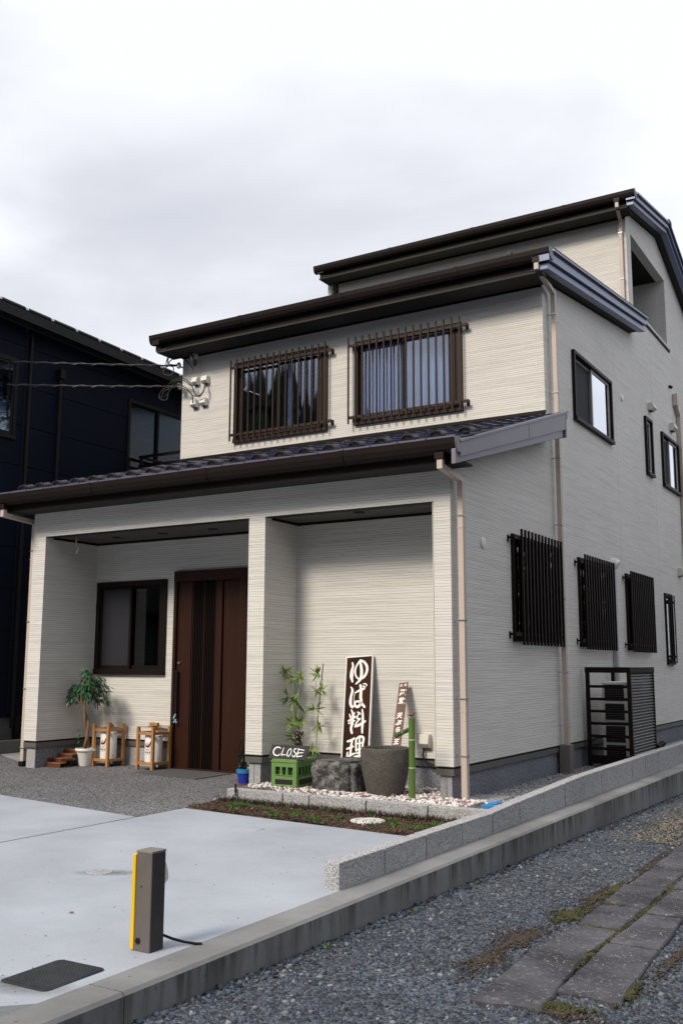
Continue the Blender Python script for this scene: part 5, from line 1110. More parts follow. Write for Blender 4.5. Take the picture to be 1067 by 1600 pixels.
# hand fork stuck in the soil bed
hf = empty('hand_fork', (-1.64, -1.14, GZ), 0, 'black three-pronged hand fork standing against the granite kerb', 'garden fork')
local(MB().tube([(-1.655, -1.12, -0.145), (-1.645, -1.130, -0.205), (-1.64, -1.135, -0.235)], [0.010, 0.011, 0.006], 8).build('handle', BLACK, hf, smooth=True))
for s in (-1, 0, 1): local(MB().tube([(-1.64, -1.135, -0.232), (-1.64 + s * 0.022, -1.14, -0.245), (-1.636 + s * 0.028, -1.150, -0.28), (-1.632 + s * 0.026, -1.145, -0.325)], 0.0045, 6).build('prong', BLACK, hf, smooth=True))

# ================================================================ ALCOVE THINGS
# crate: front face towards -Y, long side running back
cx_, cy_, cz_ = -1.885, -0.235, -0.300
cr_ = empty('bottle_crate', (cx_, cy_, cz_), R(2), 'bright green plastic bottle crate standing on the white pebbles', 'crate')
CW, CD, CH = 0.295, 0.40, 0.300
def cbx(name, *a, m=CRATE, bevel=0.002): return MB().box(*a).build(name, m, cr_, bevel=bevel)
for (x, y) in ((0, 0), (CW - 0.045, 0), (0, CD - 0.045), (CW - 0.045, CD - 0.045)): cbx('corner_post', x, x + 0.045, y, y + 0.045, 0, CH - 0.03)
def side(fx_, Lx, n):
    """one side wall of the crate in local (u along, w outward) coordinates"""
    def b(name, u0, u1, w0, w1, z0, z1, m=CRATE): MB(fx_).box(u0, u1, w0, w1, z0, z1).build(name, m, cr_)
    b('side_band', 0.045, Lx - 0.045, -0.012, -0.002, CH - 0.075, CH - 0.03); b('side_band', 0.045, Lx - 0.045, -0.012, -0.002, 0.105, 0.145); b('side_band', 0.045, Lx - 0.045, -0.012, -0.002, 0.0, 0.055)
    b('side_lip', 0.0, Lx, -0.004, 0.008, 0.042, 0.050); b('side_lip', 0.045, Lx - 0.045, -0.006, 0.006, 0.145, 0.151)
    b('badge_panel', 0.046, Lx - 0.046, -0.016, -0.006, 0.056, 0.104, CRATEI); b('inner_panel', 0.047, Lx - 0.047, -0.055, -0.045, 0.146, CH - 0.076, BAMBD)
    for i in range(n):
        u = 0.045 + (Lx - 0.09) * (i + 1) / (n + 1); b('slat', u - 0.0105, u + 0.0105, -0.011, -0.001, 0.145, CH - 0.075)
side(lambda u, w, v: (u, -w, v), CW, 2); side(lambda u, w, v: (CW + w, u, v), CD, 4); side(lambda u, w, v: (-w, u, v), CD, 4); side(lambda u, w, v: (u, CD + w, v), CW, 2)
cbx('rim', -0.006, CW + 0.006, -0.006, CD + 0.006, CH - 0.03, CH - 0.016); cbx('rim', 0.004, CW - 0.004, 0.004, CD - 0.004, CH - 0.0155, CH - 0.002)
# raised lettering badge on the long side, too worn to read
mbx = MB()
for k in range(9): mbx.box(CW + 0.0005, CW + 0.0015, 0.09 + k * 0.024, 0.104 + k * 0.024, 0.118, 0.132)
mbx.build('worn_lettering', mat('worn_print', (0.40, 0.52, 0.34), 0.6), cr_)
# CLOSE board leaning on the crate
cb_ = empty('close_board', (-1.865, -0.20, -0.002), R(3), 'small black chalkboard reading CLOSE leaning on top of the green crate', 'sign')
BWd, BHt = 0.425, 0.140; lean = Euler((R(-14), 0, 0)).to_matrix().to_4x4()
bdm = MB().prism([(-0.02, 0), (BWd - 0.012, 0), (BWd + 0.005, BHt), (0.0, BHt)], 1, 0, 0.012).build('board', CHALKB, cb_, bevel=0.002); bdm.matrix_local = Matrix.Translation((-0.06, 0, 0)) @ lean
def cmap(px, py): v = (py - 420) / (690 - 420); return (0.0 + (px - (165 - 32 * v)) / 733 * BWd - 0.012 * v, BHt * (1 - v))
CL = [[(342, 478, 20), (300, 452, 28), (250, 458, 32), (205, 510, 36), (190, 575, 36), (220, 635, 32), (275, 650, 26), (320, 635, 20), (346, 605, 16)],
      [(405, 460, 16), (395, 520, 22), (380, 580, 26), (372, 635, 26)], [(372, 632, 22), (415, 625, 20), (462, 622, 20)],
      [(560, 468, 22), (520, 505, 24), (496, 570, 26), (500, 640, 26), (530, 652, 22), (562, 600, 22), (577, 530, 20), (562, 475, 18)],
      [(682, 468, 20), (645, 478, 26), (630, 525, 24), (660, 560, 22), (680, 600, 24), (655, 650, 28), (620, 650, 24), (600, 615, 14)],
      [(730, 462, 22), (722, 540, 22), (712, 610, 26), (705, 662, 28)], [(715, 475, 18), (780, 485, 22), (848, 496, 20)], [(688, 574, 22), (760, 560, 20), (830, 553, 18)], [(705, 656, 22), (760, 642, 24), (815, 630, 22)]]
sc_ = BWd / 733
CLm = [[(0.012 + cmap(x, y)[0] * 0.93, 0.015 + cmap(x, y)[1] * 0.80, w * sc_ * 0.72) for x, y, w in s] for s in CL]
brush(CLm, lambda a, b: (a, b), 0.0006).build('chalk_lettering', CHALK, bdm)
# dog figurine, one continuous body grown from overlapping forms
dg = empty('dog_figurine', (-1.72, 0.0, -0.002), R(25), 'small black and tan dog figurine sitting behind the CLOSE board', 'figurine')
db = MB(); E3 = lambda x, y, z: Euler((x, y, z)).to_matrix()
db.ell((0, 0.02, 0.075), (0.052, 0.060, 0.078)).ell((0, -0.012, 0.130), (0.043, 0.042, 0.062), rot=E3(0.25, 0, 0)).ell((0, -0.022, 0.185), (0.030, 0.030, 0.040)).ell((0, -0.030, 0.232), (0.041, 0.040, 0.036)).ell((0, -0.066, 0.222), (0.021, 0.030, 0.018)).ell((0, -0.092, 0.228), (0.010, 0.008, 0.008))
for s in (-1, 1): db.ell((s * 0.025, -0.045, 0.065), (0.015, 0.016, 0.070)).ell((s * 0.026, -0.062, 0.008), (0.016, 0.026, 0.010)).ell((s * 0.048, 0.02, 0.035), (0.024, 0.046, 0.038)).ell((s * 0.046, -0.030, 0.010), (0.014, 0.034, 0.011)).ell((s * 0.041, -0.022, 0.243), (0.011, 0.020, 0.026), rot=E3(0.2, s * 0.5, 0))
do = db.build('body', DOGB, dg); rm_ = do.modifiers.new('remesh', 'REMESH'); rm_.mode = 'VOXEL'; rm_.voxel_size = 0.0045; rm_.use_smooth_shade = True; smd = do.modifiers.new('smooth', 'SMOOTH'); smd.iterations = 4
dt = MB().ell((0, -0.075, 0.216), (0.020, 0.024, 0.012)).ell((0, -0.044, 0.150), (0.018, 0.010, 0.024)).ell((0.016, -0.066, 0.246), (0.005, 0.004, 0.004)).ell((-0.016, -0.066, 0.246), (0.005, 0.004, 0.004))
for s in (-1, 1): dt.ell((s * 0.028, -0.054, 0.222), (0.013, 0.018, 0.013)).ell((s * 0.026, -0.070, 0.012), (0.013, 0.020, 0.009))
dt.build('tan_markings', DOGT, dg, smooth=True); MB().ell((0, -0.101, 0.231), (0.006, 0.004, 0.005)).build('nose', BLACK, dg, smooth=True)
MB().ell((0.0, -0.094, 0.208), (0.006, 0.008, 0.003)).build('tongue', PEB, dg, smooth=True)
for s in (-1, 1): MB().ell((s * 0.017, -0.066, 0.238), (0.004, 0.003, 0.004)).build('eye', BLACK, dg, smooth=True)
# rock block
rk = bmesh.new(); bmesh.ops.create_cube(rk, size=1.0); bmesh.ops.bevel(rk, geom=rk.edges[:] , offset=0.06, segments=3, affect='EDGES'); bmesh.ops.subdivide_edges(rk, edges=rk.edges[:], cuts=5, use_grid_fill=True)
from mathutils import noise
for v in rk.verts:
    p = v.co.copy(); n_ = noise.noise(p * 2.3) * 0.05 + noise.noise(p * 6.1 + Vector((4, 1, 2))) * 0.03 + noise.noise(p * 15) * 0.012
    v.co = p * (1 + n_); v.co.x *= 1 - 0.05 * v.co.z; v.co.z += 0.03 * v.co.x
me = bpy.data.meshes.new('rock'); rk.to_mesh(me); rk.free(); me.materials.append(ROCKM)
for p in me.polygons: p.use_smooth = True
ro = bpy.data.objects.new('rock_block', me); C.objects.link(ro); ro.location = (-1.155, 0.02, -0.158); ro.scale = (0.50, 0.54, 0.34); ro.rotation_euler = (0, 0, R(-6)); tag(ro, 'mottled black and white squared rock carrying the tall sign', 'rock')
# stone basin
PX, PY = -0.665, -0.10
bs = MB().lathe([(0, -0.31), (0.150, -0.31), (0.168, -0.295), (0.180, -0.24), (0.205, -0.14), (0.226, -0.04), (0.233, 0.04), (0.234, 0.12), (0.230, 0.150), (0.218, 0.158), (0.202, 0.155), (0.192, 0.14), (0.186, 0.02), (0.150, -0.10), (0, -0.12)], 0, 0, 72)
bo = bs.build('stone_basin', STONEP, smooth=True); bo.location = (PX, PY, 0); tag(bo, 'big brown-grey round stone basin standing on white pebbles', 'basin')
sb = bo.modifiers.new('sub', 'SUBSURF'); sb.levels = 2; sb.render_levels = 2; tx = bpy.data.textures.new('lumps', 'CLOUDS'); tx.noise_scale = 0.10; tx.noise_depth = 4; dmod = bo.modifiers.new('disp', 'DISPLACE'); dmod.texture = tx; dmod.strength = 0.012; dmod.mid_level = 0.5
# bamboo water spout with bird
bm_ = empty('bamboo_spout', (-0.205, -0.44, -0.30), 0, 'upright green bamboo water spout standing right of the stone basin', 'bamboo spout')
segz = [-0.33, -0.243, 0.020, 0.265, 0.462]
for i in range(4):
    z0_, z1_ = segz[i] + 0.004, segz[i + 1] - 0.004; r = 0.0290
    local(MB().lathe([(r * 1.04, z0_), (r, z0_ + 0.012), (r * 0.985, (z0_ + z1_) / 2), (r, z1_ - 0.012), (r * 1.05, z1_)], -0.205, -0.44, 24).build('bamboo_section', BAMB, bm_, smooth=True))
    if i < 3: local(MB().lathe([(r * 1.05, z1_), (r * 1.10, z1_ + 0.003), (r * 1.10, z1_ + 0.006), (r * 1.04, z1_ + 0.0085)], -0.205, -0.44, 24).build('bamboo_node', BAMBN, bm_, smooth=True))
a_ = Vector((-0.215, -0.435, 0.365)); b_ = Vector((-0.425, -0.33, 0.285))
local(MB().tube([a_, a_.lerp(b_, 0.5), b_], 0.019, 16).build('spout_pipe', BAMBD, bm_, smooth=True)); mid_ = a_.lerp(b_, 0.47); dn = (b_ - a_).normalized()
local(MB().tube([mid_ - dn * 0.003, mid_ + dn * 0.003], 0.0207, 16).build('spout_node', BAMBN, bm_)); local(MB().tube([b_ - dn * 0.001, b_ + dn * 0.0015], 0.0155, 14).build('spout_mouth', BLACK, bm_))
bd = empty('bird_ornament', (-0.205, -0.44, 0.462), R(0), 'tiny brown clay bird perched on top of the bamboo spout', 'ornament')
bb = MB().ell((0, 0, 0.027), (0.027, 0.015, 0.016), rot=E3(0, -0.35, 0)).ell((0.022, 0, 0.043), (0.0125, 0.011, 0.012)).ell((-0.032, 0, 0.017), (0.018, 0.008, 0.005), rot=E3(0, -0.3, 0))
bbo = bb.build('body', BIRD, bd); q = bbo.modifiers.new('remesh', 'REMESH'); q.mode = 'VOXEL'; q.voxel_size = 0.0025; q.use_smooth_shade = True
MB().tube([(0.032, 0, 0.043), (0.042, 0, 0.041)], [0.004, 0.0005], 8).build('beak', BIRD, bd)
for s in (-1, 1): MB().tube([(0.0, s * 0.006, 0.0), (0.002, s * 0.006, 0.018)], 0.002, 6).build('leg', BIRD, bd)
# tall sign
sgn = empty('tall_sign', (-1.27, 0.35, -0.02), 0, 'tall dark wooden sign with four large white brush characters and a white frame', 'sign')
SW, SHt = 0.325, 1.085; bl_ = Vector((-1.425, 0.345, -0.045)); ux = Vector((1, 0.02, 0)).normalized(); up_ = (Vector((-1.507, 0.585, 1.030)) - bl_).normalized(); up_ = (up_ - ux * up_.dot(ux)).normalized()
# keep the sideways tilt of the photographed board by rolling it in its own plane
ny_ = up_.cross(ux).normalized()
roll = R(4.0); ux2 = (ux * math.cos(roll) - up_ * math.sin(roll)) if False else (ux * math.cos(-roll) - up_ * math.sin(-roll)); up2 = (up_ * math.cos(-roll) + ux * math.sin(-roll))
up2 = (up_ * math.cos(roll) - ux * math.sin(roll)); ux2 = (ux * math.cos(roll) + up_ * math.sin(roll)); nn2 = up2.cross(ux2).normalized() * -1
SM = Matrix(((ux2.x, -nn2.x * -1, up2.x, 0), (ux2.y, -nn2.y * -1, up2.y, 0), (ux2.z, -nn2.z * -1, up2.z, 0), (0, 0, 0, 1)))
back = up2.cross(ux2).normalized()
SM = Matrix(((ux2.x, back.x, up2.x, bl_.x), (ux2.y, back.y, up2.y, bl_.y), (ux2.z, back.z, up2.z, bl_.z), (0, 0, 0, 1)))
SMl = Matrix.Translation(-Vector(sgn.location)) @ SM
def sgb(name, m, *a): o = MB().box(*a).build(name, m, sgn, bevel=0.002); o.matrix_local = SMl; return o
fw_ = 0.013
sgb('frame', CHALK, 0, fw_, -0.006, 0.022, 0, SHt); sgb('frame', CHALK, SW - fw_, SW, -0.006, 0.022, 0, SHt); sgb('frame', CHALK, fw_, SW - fw_, -0.006, 0.022, 0, fw_); sgb('frame', CHALK, fw_, SW - fw_, -0.006, 0.022, SHt - fw_, SHt)
bdp = sgb('board', SIGNW, fw_, SW - fw_, 0.002, 0.020, fw_, SHt - fw_)
def kmap(px, py): v = (py - 75) / 1445; u = (px - (130 - 65 * v)) / 357; return (fw_ + u * (SW - 2 * fw_), fw_ + (1 - v) * (SHt - 2 * fw_))
K = [  # hand-brushed characters, one stroke per list
 [(203, 150, 22), (212, 200, 30), (195, 270, 38), (188, 350, 42), (205, 425, 26)], [(205, 425, 14), (214, 330, 10), (240, 240, 13), (280, 165, 18), (315, 122, 20)],
 [(318, 120, 24), (375, 155, 32), (412, 225, 36), (405, 305, 36), (365, 370, 34), (305, 395, 20), (262, 360, 22), (245, 290, 22), (262, 210, 18), (300, 150, 22)], [(313, 130, 26), (330, 220, 38), (335, 320, 42), (312, 405, 38), (255, 462, 18)],
 [(185, 505, 16), (206, 555, 34), (185, 645, 36), (178, 735, 40), (205, 795, 28), (240, 745, 10)], [(240, 590, 14), (300, 562, 30), (372, 535, 30)], [(318, 485, 30), (328, 560, 38), (322, 650, 40), (327, 730, 38), (285, 790, 36), (242, 768, 32), (248, 722, 28), (292, 715, 26), (335, 748, 36), (377, 798, 28)], [(245, 585, 10), (228, 660, 9), (228, 745, 9)],
 [(362, 468, 16), (395, 470, 16), (408, 492, 18)], [(350, 498, 14), (388, 512, 18)],
 [(165, 890, 14), (180, 935, 28)], [(192, 832, 18), (215, 900, 32), (205, 1000, 34), (188, 1095, 34), (200, 1155, 30)], [(240, 870, 12), (222, 920, 22)], [(150, 985, 22), (195, 962, 24), (250, 930, 22)], [(205, 985, 18), (172, 1005, 14), (155, 1020, 22), (240, 985, 18)], [(215, 1005, 16), (215, 1040, 20)],
 [(282, 868, 20), (315, 892, 24)], [(290, 900, 18), (272, 950, 24), (312, 968, 22)], [(245, 1068, 24), (300, 1050, 34), (385, 1000, 26)], [(345, 832, 18), (352, 900, 30), (352, 1000, 34), (344, 1100, 32), (345, 1158, 26)], [(318, 960, 18), (270, 1010, 22), (248, 1062, 22)],
 [(140, 1272, 24), (190, 1258, 30), (235, 1232, 24)], [(205, 1260, 30), (190, 1350, 30), (180, 1460, 32)], [(135, 1375, 24), (215, 1345, 26)], [(140, 1425, 20), (140, 1490, 28), (190, 1458, 30), (240, 1440, 18)],
 [(262, 1240, 26), (258, 1320, 28), (262, 1405, 24)], [(262, 1245, 22), (310, 1212, 30), (362, 1232, 32), (352, 1320, 28), (345, 1400, 22)], [(265, 1310, 18), (345, 1296, 18)], [(262, 1395, 20), (345, 1375, 22)], [(308, 1215, 22), (308, 1340, 28), (303, 1470, 30)], [(255, 1440, 18), (350, 1420, 22)], [(235, 1490, 28), (300, 1478, 30), (372, 1465, 26)]]
ks = (SW - 2 * fw_) / 357
brush([[(kmap(x, y)[0], kmap(x, y)[1], w * ks) for x, y, w in s] for s in K], lambda a, b: (a, b), -0.0005).build('brush_lettering', CHALK, bdp)
# small sign standing in the basin
s2 = empty('narrow_sign', (-0.72, 0.02, -0.10), 0, 'narrow brown wooden sign with white characters leaning out of the stone basin', 'sign')
SW2, SH2 = 0.100, 0.90; b2 = Vector((-0.695, 0.005, -0.10)); t2_ = Vector((-0.862, 0.565, 0.745)); up3 = (t2_ - b2).normalized(); ux3 = Vector((1, 0.0, 0)); ux3 = (ux3 - up3 * ux3.dot(up3)).normalized(); bk3 = up3.cross(ux3).normalized(); SH2 = (t2_ - b2).length
M2 = Matrix.Translation(-Vector(s2.location)) @ Matrix(((ux3.x, bk3.x, up3.x, b2.x), (ux3.y, bk3.y, up3.y, b2.y), (ux3.z, bk3.z, up3.z, b2.z), (0, 0, 0, 1)))
bd2 = MB().box(0, SW2, 0, 0.012, 0, SH2).build('board', SIGNW2, s2, bevel=0.004); bd2.matrix_local = M2
def t2(body, x, z, size, sx=1.0, off=0.0022): return text('lettering', body, size, CHALK, bd2, Matrix.Translation((x, -0.0005, z)) @ Euler((R(90), 0, 0)).to_matrix().to_4x4(), offset=off, sx=sx, shear=0.12)
t2('日', 0.026, SH2 - 0.035, 0.030, 1.0, 0.0012); t2('光', 0.072, SH2 - 0.035, 0.030, 1.0, 0.0012)
t2('舞', 0.044, SH2 - 0.125, 0.082, 0.72); t2('茸', 0.044, SH2 - 0.225, 0.082, 0.72); t2('天', 0.046, SH2 - 0.395, 0.070, 0.9, 0.003); t2('ぷ', 0.046, SH2 - 0.475, 0.064, 1.0, 0.003); t2('ら', 0.048, SH2 - 0.555, 0.062, 1.0, 0.003); t2('一', 0.048, SH2 - 0.635, 0.062, 0.9, 0.003); t2('玉', 0.046, SH2 - 0.69, 0.066, 0.9, 0.003)
for i_, c_ in enumerate('まいたけ'): t2(c_, 0.087, SH2 - 0.10 - i_ * 0.052, 0.019, 0.9, 0.0006)
# artificial bamboo plants: three canes in the corner
def leaf_obj(parent, p, d, L_, w, r_, src=[None, None], dark=False):
    k = 1 if dark else 0
    if src[k] is None:
        m = MB().poly([(0, 0, 0), (.25, .13, .012), (.6, .10, .01), (1, 0, -.05), (.6, -.10, .01), (.25, -.13, .012), (.5, 0, -.02)], [(0, 1, 6), (1, 2, 6), (2, 3, 6), (3, 4, 6), (4, 5, 6), (5, 0, 6)])
        me = bpy.data.meshes.new('leaf'); me.from_pydata(m.v, [], m.f); me.materials.append(LEAFB2 if dark else LEAFB); src[k] = me
    o = bpy.data.objects.new('leaf', src[k]); C.objects.link(o); o.parent = parent
    q = d.to_track_quat('X', 'Z'); o.matrix_local = Matrix.Translation(p - Vector(parent.location)) @ q.to_matrix().to_4x4() @ Euler((r_.uniform(-1.2, 1.2), 0, 0)).to_matrix().to_4x4() @ Matrix.Diagonal((L_, L_ * w, L_, 1))
rb = random.Random(21)
def cane(base, top, clusters, label, grey=False, bend=0.0):
    b0, t0 = Vector(base), Vector(top)
    e_ = empty('bamboo_cane', base, 0, label, 'plant', 'artificial bamboo canes in the corner')
    pts = [b0.lerp(t0, k / 10) + Vector((bend * math.sin(k / 10 * math.pi), 0, 0)) for k in range(11)]
    o = MB().tube(pts, [0.0075 - 0.003 * k / 10 for k in range(11)], 8).build('cane', STEMB, e_, smooth=True); local(o)
    if grey: o = MB().tube([pts[6], pts[10] + Vector((0, 0, 0.01))], 0.0062, 8).build('stake_tip', TRIM, e_, smooth=True); local(o)
    for (t, side_, n, dk) in clusters:
        k = t * 10; p = pts[int(k)].lerp(pts[min(10, int(k) + 1)], k - int(k)); tipd = Vector((side_, rb.uniform(-.7, -.2), 0.7)).normalized(); tp = p + tipd * 0.045
        local(MB().tube([p, tp], [0.003, 0.002], 5).build('twig', STEMB, e_))
        for j in range(int(n * 1.9)):
            d = Vector((side_ * rb.uniform(-0.5, 1.0) + rb.uniform(-.3, .3), rb.uniform(-1, 0.5), rb.uniform(-0.75, 0.75))).normalized()
            leaf_obj(e_, tp + Vector((rb.uniform(-.01, .01), rb.uniform(-.01, .01), rb.uniform(-.01, .02))), d, rb.uniform(0.09, 0.135), 0.72, rb, dark=dk and j % 2 == 0)
    return e_
cane((-1.99, 0.36, -0.30), (-2.125, 0.42, 0.86), [(0.96, -1, 9, False), (0.93, 0.6, 6, False), (0.74, -1, 6, True), (0.70, 0.8, 6, True), (0.52, -1, 5, False), (0.50, 0.7, 4, False), (0.38, -0.9, 5, True), (0.34, 0.5, 5, True), (0.24, -1, 3, False)], 'leafy bamboo cane nearest the pier, bushiest of the three', bend=0.02)
cane((-1.90, 0.30, -0.30), (-1.985, 0.40, 0.84), [(0.95, 0.9, 7, False), (0.90, -0.7, 5, False), (0.68, 0.3, 4, True), (0.52, 0.9, 5, False), (0.49, -0.9, 3, False), (0.36, 0.6, 5, True), (0.26, -0.8, 4, True)], 'middle bamboo cane rising right behind the dog figurine', bend=-0.02)
cane((-1.79, 0.42, -0.30), (-1.72, 0.46, 0.93), [(0.90, -1, 8, False), (0.76, -0.8, 5, True), (0.76, 0.9, 5, False), (0.60, -1, 6, True), (0.46, 1, 7, False), (0.26, -1, 3, False)], 'slender bamboo cane standing apart on the right with a grey tip', grey=True, bend=-0.02)

# ================================================================ LOOSE STONES, GRAVEL, GROUND COVER (many small real pieces)
def scatter_mass(name, pts, sizes, material, seed, flat=0.6, rough=0.35, kind='stuff', smooth=False, ico=False):
    """one mesh of many irregular stones; pts (n,3), sizes (n,)"""
    r = np.random.default_rng(seed); n = len(pts)
    if ico:
        t = (1 + 5 ** .5) / 2; bv = np.array([(-1, t, 0), (1, t, 0), (-1, -t, 0), (1, -t, 0), (0, -1, t), (0, 1, t), (0, -1, -t), (0, 1, -t), (t, 0, -1), (t, 0, 1), (-t, 0, -1), (-t, 0, 1)]) / (1 + t * t) ** .5
        bf = np.array([(0, 11, 5), (0, 5, 1), (0, 1, 7), (0, 7, 10), (0, 10, 11), (1, 5, 9), (5, 11, 4), (11, 10, 2), (10, 7, 6), (7, 1, 8), (3, 9, 4), (3, 4, 2), (3, 2, 6), (3, 6, 8), (3, 8, 9), (4, 9, 5), (2, 4, 11), (6, 2, 10), (8, 6, 7), (9, 8, 1)])
    else:
        bv = np.array([(1, 0, 0), (-1, 0, 0), (0, 1, 0), (0, -1, 0), (0, 0, 1), (0, 0, -1)], float); bf = np.array([(0, 2, 4), (2, 1, 4), (1, 3, 4), (3, 0, 4), (2, 0, 5), (1, 2, 5), (3, 1, 5), (0, 3, 5)])
    k = len(bv); v = np.repeat(bv[None], n, 0) * (1 + rough * (r.random((n, k, 1)) * 2 - 1)) + r.normal(0, rough * 0.35, (n, k, 3))
    v *= np.stack([1 + 0.5 * r.random(n), np.ones(n) * 0.85, flat * (0.7 + 0.6 * r.random(n))], 1)[:, None, :]
    tl = r.normal(0, 0.35, n); c, s = np.cos(tl)[:, None], np.sin(tl)[:, None]; y, z = v[..., 1].copy(), v[..., 2].copy(); v[..., 1] = c * y - s * z; v[..., 2] = s * y + c * z
    an = r.random(n) * 6.283; c, s = np.cos(an)[:, None], np.sin(an)[:, None]; x, y = v[..., 0].copy(), v[..., 1].copy(); v[..., 0] = c * x - s * y; v[..., 1] = s * x + c * y
    v = v * sizes[:, None, None] + pts[:, None, :]; f = bf[None] + (np.arange(n) * k)[:, None, None]
    V_ = v.reshape(-1, 3); F_ = f.reshape(-1, 3); me = bpy.data.meshes.new(name); me.vertices.add(len(V_)); me.vertices.foreach_set('co', V_.ravel().astype(np.float32))
    me.loops.add(F_.size); me.loops.foreach_set('vertex_index', F_.ravel().astype(np.int32)); me.polygons.add(len(F_)); me.polygons.foreach_set('loop_start', (np.arange(len(F_)) * 3).astype(np.int32)); me.polygons.foreach_set('loop_total', np.full(len(F_), 3, np.int32))
    if smooth: me.polygons.foreach_set('use_smooth', np.ones(len(F_), bool))
    me.update(calc_edges=True); me.materials.append(material); o = bpy.data.objects.new(name, me); C.objects.link(o); return tag(o, kind=kind)
def rz_np(y): return -0.452 - 0.0155 * (y + 5)
# paving slabs of the old path
pth = empty('stone_path', (2.3, -3, road_z(-3)), 0, 'old path of dark flat stone slabs let into the gravel lane', 'path')
SLABS = [[(2.123, -4.47), (2.415, -4.395), (2.335, -3.590), (2.090, -3.615)], [(2.086, -3.585), (2.328, -3.565), (2.325, -2.975), (2.086, -2.995)], [(2.100, -2.945), (2.330, -2.935), (2.312, -2.395), (2.064, -2.425)],
         [(2.073, -2.37), (2.320, -2.355), (2.297, -1.785), (2.038, -1.80)], [(2.050, -1.76), (2.29, -1.74), (2.262, -1.09), (2.040, -1.03)], [(2.030, -1.00), (2.25, -1.05), (2.23, -0.30), (2.02, -0.28)], [(2.02, -0.25), (2.23, -0.27), (2.22, 0.55), (2.01, 0.55)], [(2.01, 0.58), (2.22, 0.58), (2.21, 1.4), (2.0, 1.4)],
         [(2.395, -4.14), (2.668, -4.162), (2.605, -3.255), (2.350, -3.25)], [(2.348, -3.22), (2.605, -3.215), (2.565, -2.51), (2.352, -2.515)], [(2.345, -2.475), (2.600, -2.47), (2.590, -1.72), (2.325, -1.73)], [(2.320, -1.70), (2.58, -1.69), (2.56, -0.9), (2.31, -0.9)], [(2.30, -0.87), (2.55, -0.87), (2.54, 0.0), (2.28, 0.0)], [(2.27, 0.03), (2.53, 0.03), (2.52, 0.9), (2.26, 0.9)]]
rp = random.Random(3)
for q in SLABS:
    xs = [p[0] for p in q]; ysl = [p[1] for p in q]; n = 6; bm = bmesh.new(); top = []
    cxm, cym = sum(xs) / 4, sum(ysl) / 4; tilt = (rp.uniform(-.012, .012), rp.uniform(-.008, .008)); h0 = rp.uniform(0.018, 0.028)
    ring = []
    for k in range(4):
        a, b = q[k], q[(k + 1) % 4]
        for s in range(n): t = s / n; ring.append((a[0] + (b[0] - a[0]) * t + rp.uniform(-.006, .006), a[1] + (b[1] - a[1]) * t + rp.uniform(-.008, .008)))
    def zt_(x, y): return road_z(y) + h0 + tilt[0] * (x - cxm) * 4 + tilt[1] * (y - cym)
    inner = [(cxm + (x - cxm) * 0.95, cym + (y - cym) * 0.975) for x, y in ring]; m = len(ring)
    vs = [(x, y, road_z(y) - 0.10) for x, y in ring] + [(x, y, zt_(x, y) - 0.009) for x, y in ring] + [(x, y, zt_(x, y) + rp.uniform(-.0015, .0015)) for x, y in inner] + [(cxm, cym, zt_(cxm, cym) - 0.002)]
    fs = [(i, (i + 1) % m, m + (i + 1) % m, m + i) for i in range(m)] + [(m + i, m + (i + 1) % m, 2 * m + (i + 1) % m, 2 * m + i) for i in range(m)] + [(2 * m + i, 2 * m + (i + 1) % m, 3 * m) for i in range(m)]
    local(MB().poly(vs, fs).build('paving_slab', PAVE, pth))
def in_slab(x, y, grow=0.0):
    hit = np.zeros(len(x), bool)
    for q in SLABS:
        P = np.array(q); c = P.mean(0); P = c + (P - c) * (1 + grow); ok = np.ones(len(x), bool)
        for k in range(4):
            a, b = P[k], P[(k + 1) % 4]; ok &= ((b[0] - a[0]) * (y - a[1]) - (b[1] - a[1]) * (x - a[0])) >= 0
        hit |= ok
    return hit
# lane gravel: density falls with distance from the lens, material takes over beyond
def lane(n, y0, y1, x1, smin, smax, seed):
    r = np.random.default_rng(seed); x = 1.125 + r.random(n) * (x1 - 1.125); y = y0 + r.random(n) * (y1 - y0)
    keep = ~in_slab(x, y, -0.03); x, y = x[keep], y[keep]; s = smin + (smax - smin) * r.random(len(x)) ** 3.4
    return np.stack([x, y, rz_np(y) - 0.004 + s * 0.1], 1), s
a1, b1 = lane(95000, -6.2, -2.6, 3.4, 0.0035, 0.0145, 1); a2, b2_ = lane(60000, -2.6, 1.5, 4.0, 0.0045, 0.014, 2); a3, b3 = lane(20000, 1.5, 9, 4.2, 0.008, 0.016, 4)
scatter_mass('lane_gravel', np.vstack([a1, a2, a3]), np.concatenate([b1, b2_, b3]), GRAVEL, 5, 0.8)
r = np.random.default_rng(8)
a4, b4 = lane(5200, -6.2, 3.0, 3.4, 0.005, 0.019, 44)
scatter_mass('pale_lane_stones', a4 + np.array([0, 0, 0.004]), b4, GRAVL, 45, 0.6)
x = r.choice([1.15, 1.17, 1.2], 900) + r.normal(0, 0.03, 900); x = np.abs(x - 1.13) + 1.13; y = r.uniform(-6, 5, 900); s = r.uniform(0.008, 0.022, 900)
scatter_mass('wall_foot_stones', np.stack([x, y, rz_np(y) + s * 0.2], 1), s, GRAVEL, 9, 0.6)
# fine pale grit worked onto the slabs and a sandy wheel track farther on
x = r.uniform(2.0, 2.7, 2600); y = r.uniform(-4.5, 1.4, 2600); k = in_slab(x, y, -0.06) & (np.sin(x * 23 + y * 5) + np.sin(y * 11 - x * 9) > 0.5); x, y = x[k], y[k]; s = r.uniform(0.0010, 0.0028, len(x))
scatter_mass('slab_grit', np.stack([x, y, rz_np(y) + 0.024], 1), s, PEB, 10, 0.6)
